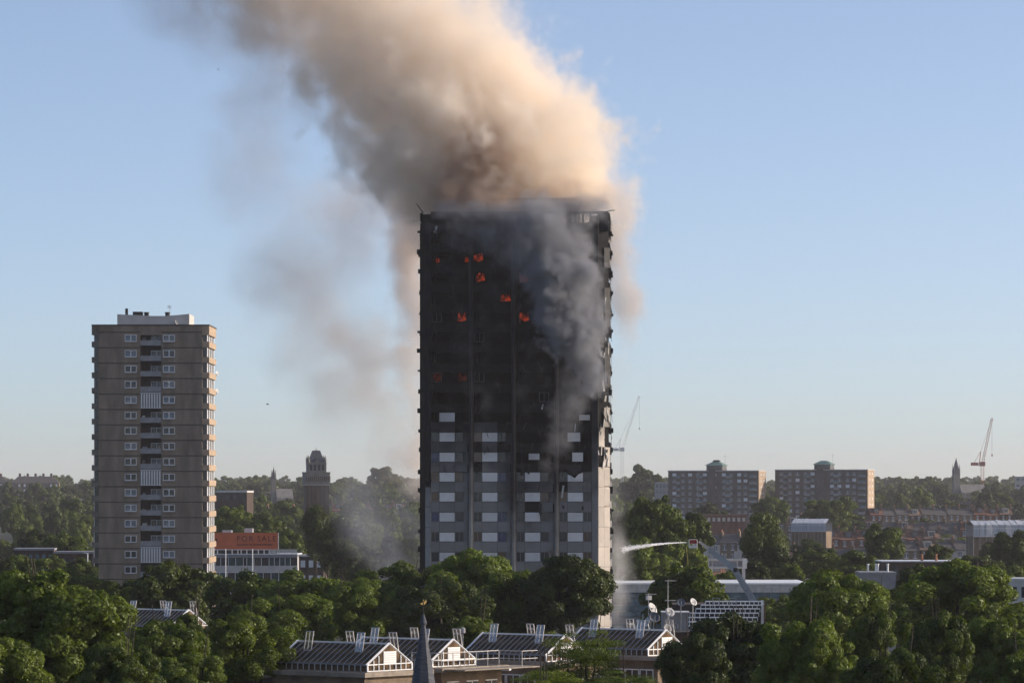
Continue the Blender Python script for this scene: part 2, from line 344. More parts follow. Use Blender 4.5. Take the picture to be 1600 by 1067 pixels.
def burnt_tower():
    rnd = random.Random(7)
    FY = -12.5; PIT = 2.62; ZT = 67.3
    zc = lambda k: 32.44 + PIT * k
    # concrete core, floor slabs, plinth
    MB().box(-8.5, 8.5, -8.5, 8.5, 0, ZT).build('core_wall', M['inner'], TW)
    for k in range(-11, 14):
        z = zc(k) - PIT / 2
        c = 1.5; e = 12.15
        MB().prism([(-e + c, -e), (e - c, -e), (e, -e + c), (e, e - c), (e - c, e), (-e + c, e), (-e, e - c), (-e, -e + c)], z - .14, z + .14).build('floor_slab', M['char'] if k > 1 else M['inner'], TW)
    MB().box(-11.4, 11.4, -11.9, 11.9, 0, 2.2).build('plinth', M['concrete'], TW)
    bays = [-11.0, -5.38, .24, 5.86]
    # interior partitions, so that a burnt opening looks into a dark room
    for x in (-10.6, -5.1, .55, 6.15, 10.7):
        MB().box(x - .1, x + .1, -12.0, -8.5, 2, ZT - 1.5).build('party_wall', M['inner'], TW)
    for sx in (-1, 1): MB().box(min(sx * 11.7, sx * 12.1), max(sx * 11.7, sx * 12.1), -10.6, 11.9, 2.2, ZT - 1.8).build('side_wall', M['inner'], TW)
    # columns: prow-shaped, full height
    for i in range(3):
        x = bays[i] + 4.98
        MB().prism([(x, FY + .1), (x + .06, FY - .22), (x + .32, FY - .42), (x + .58, FY - .22), (x + .64, FY + .1)], 0, ZT - .6).build('column', M['col'], TW)
    MB().prism([(10.16, FY + .1), (10.2, FY - .1), (10.98, FY - .1), (11.0, FY + .1)], 0, ZT - .6).build('column', M['clad'], TW)
    top = {0: 2, 1: 2, 2: 0, 3: 0}
    frames = {(0, 8), (1, 7), (0, 5), (1, 5), (2, 4), (3, 9)}
    keep_white = {(0, 3): (0, 1, 0, 1), (3, 3): (.75, 1.45, .15, .75), (3, 2): (.0, .82, 0, 1), (3, 1): (.3, 1.0, 0, 1), (2, 1): (.25, .95, .2, .9)}
    pane_mats = ['dark_glass'] * 7 + ['brown_glass', 'blue_glass']
    panel_mesh = {}
    def panel(name, w, h, t, mat_, x, y, z, rx=0, rz=0):
        key = (round(w, 3), round(h, 3), t, mat_)
        if key not in panel_mesh:
            mb = MB(); mb.box(0, w, -t, 0, 0, h); panel_mesh[key] = mb.mesh(name); panel_mesh[key].materials.append(M[mat_])
        return link(name, panel_mesh[key], None, TW, loc=(x, y, z), rot=(rx, 0, rz))
    for b, x0 in enumerate(bays):
        for k in range(-11, 13):
            z = zc(k); wb = z - .64; wt = z + .64      # window band
            sp0, sp1 = wt, wt + PIT - 1.28             # spandrel above it
            W3 = [(x0, 1.12), (x0 + 1.13, 2.02), (x0 + 3.16, 1.12)]
            gapw = .66 if b < 3 else 0
            if k <= top[b]:
                # back wall strip in the reveal beside the column
                if gapw: MB().box(x0 + 4.30, x0 + 4.96, FY + .25, FY + .35, wb, sp1).build('reveal', M['clad'], TW)
                for j, (px, pw) in enumerate(W3):
                    if j == 1:
                        if (b, k) == (3, 0):
                            continue
                        panel('infill_panel', pw - .03, 1.17, .06, 'whitep', px + .015, FY + .06, wb + .05)
                    else:
                        mname = rnd.choice(pane_mats)
                        w = panel('window', pw - .03, 1.26, .05, mname, px + .015, FY + .16, wb + .01)
                        fr = MB(); fw = pw - .03
                        fr.box(0, fw, -.10, -.055, 0, .05).box(0, fw, -.10, -.055, 1.21, 1.26).box(0, .05, -.10, -.055, .05, 1.21).box(fw - .05, fw, -.10, -.055, .05, 1.21)
                        if rnd.random() < .5: fr.box(fw * .5 - .025, fw * .5 + .025, -.10, -.055, .05, 1.21)
                        fr.build('window_frame', M['clad'], w)
                if k < top[b] or (b in (0, 1)):
                    if k < top[b]:
                        for j, (px, pw) in enumerate(W3):
                            if k >= top[b] - 2 and b in (1, 2, 3) and rnd.random() < .3: continue
                            ww = pw - .025 + (.0 if j < 2 or b == 3 else .55)
                            panel('spandrel_panel', ww, sp1 - sp0 - .03, .09, 'clad', px + .012, FY, sp0 + .015)
                    else:
                        for j, (px, pw) in enumerate(W3[:2]):
                            panel('spandrel_panel', pw - .025, sp1 - sp0 - .03, .09, 'clad', px + .012, FY, sp0 + .015)
                else:
                    for j, (px, pw) in enumerate(W3):
                        if rnd.random() < .55: panel('spandrel_panel', pw - .025, sp1 - sp0 - .03, .09, 'clad', px + .012, FY + .02, sp0 + .015, rx=rnd.uniform(-.05, .02))
            if k >= top[b] - 2:
                # bare charred upstand left after the cladding burnt off
                pts = []; n = 9; L0 = x0 - .02; L1 = x0 + 4.97
                mb = MB()
                prev = None
                for q in range(n):
                    xa = L0 + (L1 - L0) * q / n; xb = L0 + (L1 - L0) * (q + 1) / n
                    dy = rnd.uniform(0, .08); dz = rnd.uniform(-.12, .08); d0 = rnd.uniform(-.10, .05)
                    mb.box(xa, xb + .001 * (q % 2), FY + .12 + dy, FY + .45, sp0 + d0, sp1 + dz - .2)
                mb.build('burnt_upstand', M['char'], TW)
                for q in range(rnd.choice((1, 2, 3))):     # warped rails and sheet still hanging on
                    xa = rnd.uniform(x0, x0 + 4.2); l = rnd.uniform(.5, 1.7); w = rnd.uniform(.05, .28)
                    mm = Matrix.Translation((xa, FY - .02, sp1 - rnd.uniform(0, .5))) @ Matrix.Rotation(rnd.uniform(-.5, .5), 4, 'Y') @ Matrix.Rotation(rnd.uniform(-.25, .1), 4, 'X')
                    MB().box(-w / 2, w / 2, -.03, 0, -l, 0, mm).build('hanging_rail', M['char2'] if rnd.random() < .85 else M['ash'], TW)
            if k > top[b]:
                if (b, k) in frames:
                    fx = x0 + rnd.choice((.1, 3.0)); fr = MB(); fw = 1.3
                    fr.box(fx, fx + fw, FY + .2, FY + .26, wb + .02, wb + .08).box(fx, fx + fw, FY + .2, FY + .26, wt - .08, wt - .02).box(fx, fx + .06, FY + .2, FY + .26, wb + .08, wt - .08).box(fx + fw - .06, fx + fw, FY + .2, FY + .26, wb + .08, wt - .08).box(fx + fw * .5 - .03, fx + fw * .5 + .03, FY + .2, FY + .26, wb + .08, wt - .08)
                    fr.build('window_frame', M['frame'], TW)
                if (b, k) in keep_white:
                    a, c_, d, e = keep_white[(b, k)]
                    MB().box(x0 + 1.13 + 2.02 * a, x0 + 1.13 + 2.02 * c_, FY + .0, FY + .06, wb + .05 + 1.17 * d, wb + .05 + 1.17 * e).build('infill_panel', M['whitep'], TW)
    # crumpled panel at bay 4 floor 0 and bay 3
    mm = Matrix.Translation((bays[3] + 1.13, FY - .05, zc(0) - .6))
    MB().add([(0, 0, 0), (2.0, 0, 0), (2.0, -.02, 1.2), (1.45, -.1, 1.0), (.95, -.15, .45), (.4, -.08, .8), (0, 0, .95)], [(0, 1, 2, 3, 4, 5, 6)], mm).build('infill_panel', M['whitep'], TW)
    MB().add([(0, 0, .2), (.9, -.25, -.1), (1.9, -.1, .3), (1.8, 0, 1.3), (.9, -.1, 1.5), (.1, 0, 1.2)], [(0, 1, 2, 3, 4, 5)], Matrix.Translation((bays[3] + 1.1, FY - .15, zc(0) + .25))).build('torn_sheet', M['char2'], TW)
    # chamfered corners
    s2 = math.sqrt(.5)
    for sx in (-1, 1):
        for k in range(-11, 13):
            z0 = zc(k) - PIT / 2; 
            for h in (0, 1):
                # frame along the chamfer: from (11,-12.5) to (12.5,-11)
                a = Vector((sx * 11.0, FY, 0)); bdir = Vector((sx * s2, s2, 0)); nrm = Vector((sx * s2, -s2, 0))
                p0 = a + bdir * (1.06 * h + .012); p1 = a + bdir * (1.06 * (h + 1) - .012)
                out = .05
                burnt = (sx < 0) or k > 0
                if sx > 0 and k > 0:
                    if rnd.random() < .7: continue
                    out = rnd.uniform(.0, .2)
                t0 = z0 + .02; t1 = z0 + PIT - .02
                dz = [0, 0, 0, 0]
                if sx > 0 and k in (0, -1) and h == 1: dz = [rnd.uniform(0, .3), rnd.uniform(.0, .5), -rnd.uniform(0, .7), -rnd.uniform(0, .3)]
                o0 = nrm * out; i0 = nrm * -.06
                vs = [p0 + o0 + Vector((0, 0, t0 + dz[0])), p1 + o0 + Vector((0, 0, t0 + dz[1])), p1 + o0 + Vector((0, 0, t1 + dz[2])), p0 + o0 + Vector((0, 0, t1 + dz[3]))]
                vs += [p0 + i0 + Vector((0, 0, t0)), p1 + i0 + Vector((0, 0, t0)), p1 + i0 + Vector((0, 0, t1)), p0 + i0 + Vector((0, 0, t1))]
                fs = [(0, 1, 2, 3), (4, 7, 6, 5), (0, 4, 5, 1), (1, 5, 6, 2), (2, 6, 7, 3), (3, 7, 4, 0)]
                MB().add([tuple(v) for v in vs], fs).build('corner_panel', M['rface'] if sx > 0 else (M['col'] if (k < 0 and h == 0) else M['char']), TW)
        # charred concrete behind the panels
        pts = [(sx * 10.9, FY + .15), (sx * 12.35, -10.95), (sx * 12.35, -10.6), (sx * 10.9, -10.6)]
        if sx < 0: pts = pts[::-1]
        MB().prism(pts, 0, ZT - .3).build('corner_column', M['char'], TW)
    # side and rear faces: upstands, window surrounds that stick out, dark openings
    for sx in (-1, 1):
        for k in range(-11, 13):
            z = zc(k)
            xa, xb = sorted((sx * 12.2, sx * 12.5))
            MB().box(xa, xb, -10.9, 10.9, z + .64, z + PIT - .64).build('side_upstand', M['char'] if (sx < 0 or k > -1) else M['clad'], TW)
            for yy in (-10.7, -8.2, -5.0):
                l = rnd.uniform(.15, .45)
                xa, xb = sorted((sx * 12.5, sx * (12.5 + l)))
                zz = z + rnd.uniform(-.2, .3)
                MB().box(xa, xb, yy, yy + .25, zz + .5, zz + .5 + rnd.uniform(.2, .7)).build('bracket', M['char2'], TW)
                if sx > 0 and rnd.random() < .5:
                    mm = Matrix.Translation((12.6, yy + .5, z + 1.2)) @ Matrix.Rotation(rnd.uniform(-.15, .25), 4, 'Y')
                    MB().box(0, .04, -.4, .4, -rnd.uniform(1, 2.4), 0, mm).build('hanging_sheet', M['ash'] if rnd.random() < .4 else M['char2'], TW)
    MB().box(-12.1, 12.1, 11.9, 12.4, 2, ZT - 1).build('rear_wall', M['char'], TW)
    for k in range(-11, 13): MB().box(-10.9, 10.9, 12.4, 12.5, zc(k) + .64, zc(k) + PIT - .64).build('rear_upstand', M['char'], TW)
    # light strips of torn cladding on the right corner above the intact panels
    for q in range(34):
        h = rnd.uniform(.4, 2.0); t = rnd.uniform(0, 2.0); zz = 34 + (rnd.random() ** 1.6) * 22
        a = Vector((11.0, FY, 0)) + Vector((s2, s2, 0)) * t + Vector((s2, -s2, 0)) * rnd.uniform(.05, .2)
        mm = Matrix.Translation((a.x, a.y, zz)) @ Matrix.Rotation(R(45), 4, 'Z') @ Matrix.Rotation(rnd.uniform(-.35, .35), 4, 'Y') @ Matrix.Rotation(rnd.uniform(-.2, .2), 4, 'X')
        w = rnd.uniform(.05, .35)
        MB().box(-w / 2, w / 2, -.02, .02, -h / 2, h / 2, mm).build('torn_strip', M['ash'] if rnd.random() < .6 else M['char2'], TW)
    # roof: slab, parapet posts with open frame, plant room, bent rods
    MB().box(-10.8, 10.8, -12.0, 12, ZT - 1.75, ZT - 1.45).build('roof_slab', M['char'], TW)
    for k in range(23):
        x = -11 + k
        if x > 10.9: break
        MB().box(x - .16, x + .16, FY, FY + .3, ZT - 1.6, ZT - .32).build('parapet_post', M['char'], TW)
    MB().box(-11, 11, FY - .02, FY + .34, ZT - .34, ZT).build('parapet_rail', M['char'], TW)
    MB().box(-11, 7.4, FY + .03, FY + .2, ZT - 1.6, ZT - .34).build('parapet_sheet', M['char'], TW)
    for sx in (-1, 1):
        MB().box(min(sx * 12.2, sx * 12.5), max(sx * 12.2, sx * 12.5), -11, 11, ZT - 1.2, ZT - .1).build('parapet_side', M['char'], TW)
    MB().xprism([(-7.5, ZT - 1.6), (7.5, ZT - 1.6), (7.5, ZT + 2.1), (-7.5, ZT + 2.1)], -8.1, 8.3).build('plant_room', M['char2'], TW)
    MB().box(11.0, 12.3, -12.0, -11, ZT - 2.5, ZT + .05).build('corner_stub', M['char2'], TW)
    for a, b, c_ in [((-12.0, -12, ZT - .2), (-12.5, -12, ZT + .5), (-12.95, -12, ZT + 1.1)), ((8.0, -12.2, ZT), (8.5, -12.2, ZT + .5), (8.9, -12.2, ZT + 1.6)), ((8.1, -12.2, ZT + .2), (8.6, -12.2, ZT + .3), (8.7, -12.2, ZT)),
                    ((11.8, -12, ZT - .2), (12.5, -12, ZT + .1), (13.2, -12, ZT + .15)), ((6.3, -12.2, ZT), (6.0, -12.2, ZT + .5), (5.7, -12.2, ZT + .9)), ((-3.55, -12, ZT), (-3.5, -12, ZT + .5), (-3.5, -12, ZT + .95))]:
        MB().tube(a, b, .09, .07).tube(b, c_, .07, .05).build('bent_rod', M['char2'], TW)
burnt_tower()

def fires():
    rnd = random.Random(3)
    fm = bpy.data.materials.new('flame'); fm.use_nodes = True; N = fm.node_tree.nodes; L = fm.node_tree.links
    N.remove(N['Principled BSDF']); e = N.new('ShaderNodeEmission'); nz = N.new('ShaderNodeTexNoise'); nz.inputs['Scale'].default_value = 2.2; nz.inputs['Detail'].default_value = 4
    cr = N.new('ShaderNodeValToRGB'); cr.color_ramp.elements[0].position = .42; cr.color_ramp.elements[0].color = (.06, .004, .001, 1); cr.color_ramp.elements[1].position = .72; cr.color_ramp.elements[1].color = (1, .11, .025, 1)
    tc = N.new('ShaderNodeTexCoord'); L.new(tc.outputs['Object'], nz.inputs['Vector']); L.new(nz.outputs['Fac'], cr.inputs[0]); L.new(cr.outputs[0], e.inputs[0]); e.inputs[1].default_value = .24
    L.new(e.outputs[0], N['Material Output'].inputs['Surface'])
    fm2 = fm.copy(); fm2.name = 'dull_flame'; [n for n in fm2.node_tree.nodes if n.type == 'EMISSION'][0].inputs[1].default_value = .05
    spots = [(748, 401, 15, 'brightest flame, in a window high on the left half of the burnt tower'), (729, 402, 8, 'small dim flame just left of the brightest flame'), (750, 432, 14, 'flame in the window directly below the brightest flame'),
             (818, 433, 15, 'flame with a yellow foot, right of centre on the burnt tower'), (790, 463, 15, 'flame in the middle of the blackened face, lower left of the yellow-footed one'), (722, 494, 14, 'lower left flame in a window above the faint white frame'),
             (818, 494, 15, 'square red flame filling a window right of centre, lowest on that side'), (684, 403, 6, 'tiny flame near the left edge, level with the brightest flame'), (697, 476, 6, 'tiny flame upper left of the lower left flame'),
             (722, 588, 13, 'dull red glow in a window well above the first white panels'), (683, 588, 11, 'very dim red glow in the window nearest the left edge'), (755, 683, 8, 'orange glow beside a white panel at the edge of the burnt part')]
    for px, py, w, lab in spots:
        base = W(px, py + 7, 560.7); s = 560 / K
        mb = MB(); wm = w * s * .82
        for q in range(9):
            x = (q - 4) / 9 * wm + rnd.uniform(-.1, .1); h = rnd.uniform(.7, 1.2) * (1 if w > 8 else .6); r = wm * .16
            prof = [(r * .7, 0), (r, h * .25), (r * .75, h * .55), (r * .3, h * .85), (.01, h)]
            mb.lathe([(a, b) for a, b in prof], 7, (x, rnd.uniform(-.15, .15), rnd.uniform(-.1, .1)))
        mb.smooth = True
        o = mb.build('flame', fm2 if py > 550 else fm, loc=base); tag(o, lab, 'flame', 'flames in the tower windows')
fires()

# ------------------------------------------------------------------ the brown tower on the left
def left_tower():
    Y = 735; s = Y / K
    X = lambda px: (px - 236) * s
    T = thing('apartment_tower', 'intact brown brick tower block with white windows standing at the left', 'tower block', (W(236, 755, Y).x, Y, 0), R(-.2))
    P = 24.1 * s; z0 = CZ - (528.5 - 755) * s; ZT = CZ - (509 - 755) * s
    xl, xr, D = X(154), X(316), 17.0
    rl, rr = X(219), X(252)     # central recess
    n = 22
    for a, b in ((xl, rl), (rr, xr)):
        MB().box(a, b, 0, D, 0, ZT).build('wall', M['ltbrick'], T)
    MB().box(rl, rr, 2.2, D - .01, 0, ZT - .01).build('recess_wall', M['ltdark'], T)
    MB().box(rl, rr, .0, 2.2, ZT - 1.6, ZT - .005).build('recess_lintel', M['ltbrick'], T)
    MB().box(xl - 1.2, xr + 1.25, -.12, D + .1, ZT, ZT + .22).build('roof_coping', M['ltdark'], T)
    wm = None
    wframe = MB(); w, h = 2.04, 1.22
    wframe.box(-w / 2, w / 2, -.10, .02, -h / 2, -h / 2 + .14).box(-w / 2, w / 2, -.10, .02, h / 2 - .1, h / 2).box(-w / 2, -w / 2 + .1, -.10, .02, -h / 2 + .14, h / 2 - .1).box(w / 2 - .1, w / 2, -.10, .02, -h / 2 + .14, h / 2 - .1).box(-.06, .06, -.10, .02, -h / 2 + .14, h / 2 - .1).box(.1, .14, -.09, .02, -h / 2 + .14, h / 2 - .1)
    wframe = wframe.mesh('window_frame'); wframe.materials.append(M['upvc'])
    pane = MB().box(-w / 2 + .05, w / 2 - .05, -.05, .0, -h / 2 + .05, h / 2 - .05).mesh('window')
    sill = MB().box(-w / 2 - .1, w / 2 + .1, -.2, .0, -h / 2 - .12, -h / 2 - .005).mesh('sill'); sill.materials.append(M['ltcon'])
    gl = [M['dark_glass'], mat('net_curtain_glass', (.20, .21, .23), .2, .5, 1.2, spec=.6), mat('painted_sky_glass', (.10, .13, .18), .12, .5, .8, spec=.7)]  # last pane: reflected sky put into its blue base colour
    rnd = random.Random(5)
    panes = []
    for g in gl:
        q = pane.copy(); q.materials.append(g); panes.append(q)
    balc = MB().box(0, rr - rl - .02, 0, .12, 0, .92).mesh('balcony_panel'); balc.materials.append(M['bal'])
    bslab = MB().box(0, rr - rl - .02, .121, 2.19, 0, .15).mesh('balcony_floor'); bslab.materials.append(M['ltcon'])
    slat = MB().box(-.11, .11, -.12, .06, 0, P - .3).mesh('louvre_slat'); slat.materials.append(M['upvc'])
    for k in range(n):
        z = z0 - P * k
        if z < 1.0: break
        for px in (204.2, 264):
            wobj = link('window', rnd.choice(panes), None, T, loc=(X(px), -.02, z))
            link('window_frame', wframe, None, wobj); link('sill', sill, None, wobj)
        # storey joint
        for a, b in ((xl - .01, rl + .02), (rr - .02, xr + .01)):
            MB().box(a, b, -.05, .3, z + .95, z + 1.13).build('storey_band', M['ltdark'], T)
        if k % 5 == 4:
            MB().box(rl + .01, rr - .01, .12, .25, z - 1.3, z + P - 1.5).build('louvre_back', M['bal'], T)
            MB().box(rl + .01, rr - .01, -.06, .1, z + P - 1.48, z + P - 1.36).build('louvre_rail', M['upvc'], T)
            MB().box(rl + .01, rr - .01, -.06, .1, z - 1.42, z - 1.3).build('louvre_rail', M['upvc'], T)
            for q in range(8):
                link('louvre_slat', slat, None, T, loc=(rl + .25 + q * (rr - rl - .5) / 7, .0, z - 1.28))
        else:
            link('balcony_panel', balc, None, T, loc=(rl + .01, .05, z - 1.25))
            link('balcony_floor', bslab, None, T, loc=(rl + .01, .05, z - 1.25))
            wobj = link('window', rnd.choice(panes), None, T, loc=(X(243), 2.15, z - .15), scale=(.95, 1, 1.25)); link('window_frame', wframe, None, wobj)
            if rnd.random() < .5: MB().box(rl + .3, rl + rnd.uniform(.6, 1.2), .9, 1.4, z - .6, z + rnd.uniform(-.1, .3)).build('balcony_clutter', rnd.choice([M['bal'], M['plant'], M['ltcon']]), T)
        # side bands: projecting spandrels with set-back windows between them
        for sx, xe, ex in ((-1, xl, 1.22), (1, xr, 1.2)):
            a, b = sorted((xe, xe + sx * ex))
            MB().box(a, b, -.02 if sx > 0 else .3, D - .4, z - 1.62 + .1, z - .55).build('side_spandrel', M['tanband'] if sx > 0 else M['ltcon'], T)  # sun side lighter, other side darker: lit and shaded tones by colour
            a, b = sorted((xe, xe + sx * .75))
            MB().box(a, b, .5, D - .8, z - .55, z + P - 1.52).build('side_glazing', M['dark_glass'], T)
            for j in range(7):
                y = .5 + j * (D - 1.4) / 6.3
                a, b = sorted((xe + sx * .752, xe + sx * .84))
                MB().box(a, b, y, y + (1.3 if j % 2 == 0 else .2), z - .54, z + P - 1.54).build('side_window_frame', M['upvc'], T)
    a = xr
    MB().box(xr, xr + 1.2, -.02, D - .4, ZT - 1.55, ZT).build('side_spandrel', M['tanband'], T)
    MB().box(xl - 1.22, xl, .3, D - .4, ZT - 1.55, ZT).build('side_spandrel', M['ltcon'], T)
    # roof plant room with a dished top and its clutter
    za = ZT + .2; zt = CZ - (490.5 - 755) * s
    pts = [(X(181), za), (X(294), za), (X(294), zt + .1), (X(275), zt - .1), (X(255), zt - .25), (X(235), zt - .25), (X(215), zt - .12), (X(181), zt + .05)]
    mb = MB(); nn = len(pts)
    mb.v = [(p[0], 2.5, p[1]) for p in pts] + [(p[0], 13, p[1]) for p in pts]
    mb.f = [tuple(range(nn)), tuple(range(2 * nn - 1, nn - 1, -1))] + [(i, nn + i, nn + (i + 1) % nn, (i + 1) % nn) for i in range(nn)]
    mb.build('plant_room', M['plant'], T)
    MB().box(X(194) - .2, X(194) + .25, 4, 4.5, zt, zt + 1.1).build('flue', M['black'], T)
    MB().box(X(204), X(219), 4, 6, zt - .2, zt + .55).build('tank', M['black'], T)
    MB().lathe([(.42, 0), (.42, .55), (.5, .55), (.5, .7)], 10, (X(225), 5, zt - .2)).build('vent_cowl', M['black'], T)
    MB().lathe([(.42, 0), (.42, .55), (.5, .55), (.5, .7)], 10, (X(258), 5, zt - .2)).build('vent_cowl', M['black'], T)
    mb = MB().tube((X(261), 5, zt), (X(261), 5, zt + 1.7), .04)
    for q in range(4): mb.tube((X(261) - .35, 5, zt + 1.2 + q * .13), (X(261) + .35, 5, zt + 1.2 + q * .13), .025)
    mb.build('aerial', M['steel'], T)
    # satellite dishes on the right side and roof
    for (px, py, yy, lab) in ((339.3, 583, 1.0, 'higher of two satellite dishes on the right side of the brown tower'), (339.3, 611, 1.0, 'lower of two satellite dishes on the right side of the brown tower'),
                              (276, 504, 2.3, 'satellite dish in front of the roof plant room of the brown tower')):
        dish_at(W(px, py, Y + yy), .42, R(60), lab, 'satellite dishes on the brown tower', 'dish')
def dish_at(p, r, rz, label, group, m='dish', tilt=R(25), post=.6):
    """satellite dish: reflector bowl, feed arm, mount"""
    o = thing('satellite_dish', label, 'satellite dish', p, rz, group)
    mb = MB(); prof = [(0.02, -.24 * r), (r * .3, -.2 * r), (r * .68, -.06 * r), (r * .98, .09 * r), (r, .05 * r), (r * .7, -.12 * r), (r * .35, -.26 * r), (.02, -.30 * r)]
    mm = Matrix.Rotation(R(90) - tilt, 4, 'X')
    mb.lathe(prof, 18, (0, 0, 0), mm); mb.smooth = True
    mb.build('reflector', M[m], o)
    f = mm @ Vector((0, 0, .75 * r))
    MB().tube(mm @ Vector((0, -r * .95, .05 * r)), f, .02 + r * .02, n=5).tube(f, f * .82, r * .08, n=6).build('feed_arm', M['steel'], o)
    MB().tube((0, .05, .1 * r), (0, r * .45, -post), .03 + r * .02, n=6).build('mount', M['steel'], o)
    return o
left_tower()

# ------------------------------------------------------------------ other buildings and structures
def sale_building():
    Y = 880; s = Y / K; X = lambda px: (px - 400) * s; Z = lambda py: CZ - (py - HY) * s
    T = thing('office_building', 'low office building with teal glass bands and pale panels under the orange sign', 'building', (W(400, 755, Y).x, Y, ground(0, Y)), R(-1))
    g = ground(0, Y)
    z = lambda py: Z(py) - g
    xl, xr = X(300), X(465)
    MB().box(xl + .3, xr - .3, .6, 14, 0, z(867)).build('wall', M['concrete'], T)
    MB().box(xl, xr, -.1, 14.3, z(870.5), z(866)).build('roof_fascia', M['bal'], T)
    MB().box(xl, xr + .02, -.2, 14.35, z(866), z(865)).build('roof_edge', M['white'], T)
    rnd = random.Random(2)
    for r, (a, b, c) in enumerate([(871, 883.5, 893.5), (894.5, 907, 917), (918, 930.5, 940.5), (941.5, 954, 964)]):
        MB().box(xl, xr, .05, .5, z(c), z(b)).build('spandrel_panel', M['plant'], T)
        MB().box(xl, xr, -.05, .5, z(c) - .12, z(c) - .02).build('ledge', M['white'], T)
        x = xl; 
        while x < xr - .2:
            w = rnd.choice((.7, 1.1, 1.5, 1.6)); w = min(w, xr - x)
            MB().box(x + .05, x + w - .05, .28, .36, z(b) + .02, z(a) - .02).build('window', M['teal'] if rnd.random() < .7 else M['dark_glass'], T)
            MB().box(x - .05, x + .05, .1, .37, z(b), z(a)).build('mullion', M['white'], T)
            x += w
    # set-back roof storey under the sign
    MB().box(X(300), X(433), 1.2, 9, z(866), z(858.3)).build('roof_storey', M['dark_glass'], T)
    for px in (339, 362, 371, 376, 385, 394, 403, 412, 420): MB().box(X(px) - .1, X(px) + .1, 1.05, 1.19, z(866), z(858.3)).build('roof_storey_mullion', M['white'], T)
    for px in range(421, 465, 2): MB().box(X(px) - .09, X(px) + .09, .2, .26, z(866), z(857.5 + (px % 3) * .6)).build('railing_post', M['dish'], T)
    MB().box(X(421), X(464), .19, .24, z(858.6), z(858)).build('railing_rail', M['dish'], T)
    for px, a, b in ((394, 858, 920),): pass
    MB().box(X(345), X(360), 3, 5, z(832), z(828.5)).build('roof_unit', M['dish'], T)
    MB().box(X(380), X(393), 3, 5, z(832), z(825.5)).build('roof_unit', M['dish'], T)
    # the sign
    S = thing('sale_sign', 'long orange FOR SALE hoarding on the office roof', 'sign', (W(400, 755, Y).x, Y + .4, 0), R(-1))
    MB().box(X(322), X(434), 0, .25, Z(858), Z(832)).build('board', M['orange'], S)
    MB().box(X(434), X(435.2), -.03, .3, Z(858.4), Z(831.6)).build('edge_trim', M['plant'], S)
    MB().box(X(322), X(434), -.03, .3, Z(859), Z(858.02)).build('edge_trim', M['white'], S)
    fc = bpy.data.curves.new('lettering', 'FONT'); fc.body = 'FOR SALE'; fc.size = 1.62; fc.extrude = .012; fc.space_character = 1.22; fc.align_x = 'LEFT'
    ft = bpy.data.objects.new('lettering_curve', fc); COL.objects.link(ft)
    me = bpy.data.meshes.new_from_object(ft.evaluated_get(bpy.context.evaluated_depsgraph_get()))
    bpy.data.objects.remove(ft); me.materials.clear()
    fo = link('lettering', me, M['ink'], S)
    fo.location = (X(369.5), -.02, Z(845.3)); fo.rotation_euler = (R(90), 0, 0)
    rnd2 = random.Random(8); x = X(370)
    mb = MB()
    while x < X(425):
        w = rnd2.uniform(.12, .3); mb.box(x, x + w, -.02, -.003, Z(852), Z(852) + rnd2.uniform(.25, .42)); x += w + .12
    mb.build('small_print', M['ink'], S)
    MB().box(X(336.5), X(339), -.02, -.003, Z(846), Z(841)).build('small_print', M['ink'], S)
    for px in (352.5, 394.5):
        o = MB().tube(W(px, 760, Y - 6) * Vector((1, 1, 0)) + Vector((0, 0, g)) if False else Vector((W(px, 755, Y - 6).x, Y - 6, g)), Vector((W(px, 755, Y - 6).x, Y - 6, CZ - (857 - HY) * (Y - 6) / K)), .14, .09, 8).build('flag_pole', M['white'])
        tag(o, 'left one of two white flag poles before the office' if px < 370 else 'right one of two white flag poles before the office', 'pole', 'flag poles before the office')
sale_building()

def box_building(name, label, cat, px0, px1, pyt, Y, depth, wallm, roofm, rz=0.0, floors=0, winm='farwin', nwin=0, group=None, storey=3.0, parapet=.3):
    s = Y / K; g = ground(0, Y); w = (px1 - px0) * s; h = CZ - (pyt - HY) * s - g
    T = thing(name, label, cat, (W((px0 + px1) / 2, 755, Y).x, Y, g), rz, group)
    MB().box(-w / 2, w / 2, 0, depth, 0, h - .05).build('wall', M[wallm], T)
    MB().box(-w / 2 - .1, w / 2 + .1, -.1, depth + .1, h - .05, h + parapet).build('roof', M[roofm], T)
    for f in range(floors):
        zt = h - .8 - f * storey
        for q in range(nwin):
            x = -w / 2 + (q + .5) * w / nwin; ww = w / nwin * .28
            MB().box(x - ww, x + ww, -.06, -.001, zt - 1.4, zt).build('window', M[winm], T)
    return T
box_building('white_building', 'pale flat-roofed building at the right edge behind the trees', 'building', 1576, 1625, 907, 560, 8, 'plant', 'dish', R(-12), 1, 'dark_glass', 3)
T = box_building('workshop_building', 'blue-grey flat building with three vent pipes on its roof', 'building', 1345, 1400, 897, 600, 9, 'bal', 'bal', 0, 0)
for px in (1359, 1371.5, 1374.5, 1390): MB().lathe([(.14, 0), (.14, 1.1), (.2, 1.1), (.2, 1.25)], 8, ((px - 1372.5) * 600 / K, 3, CZ - (897 - HY) * 600 / K + .2)).build('vent_pipe', M['white'], T)
T = box_building('flat_roofed_range', 'long flat roof with a bright white edge and two terracotta chimney pots', 'building', 1378, 1494, 877, 700, 9, 'brickd', 'white', R(2), 1, 'dark_glass', 8, parapet=.12)
for px in (1442, 1464.5): MB().lathe([(.22, 0), (.26, .2), (.2, .3), (.17, 1.0), (.24, 1.05), (.24, 1.15)], 9, ((px - 1436) * 700 / K, 1.2, CZ - (877 - HY) * 700 / K - ground(0, 700) + .1)).build('chimney_pot', M['pot'], T)
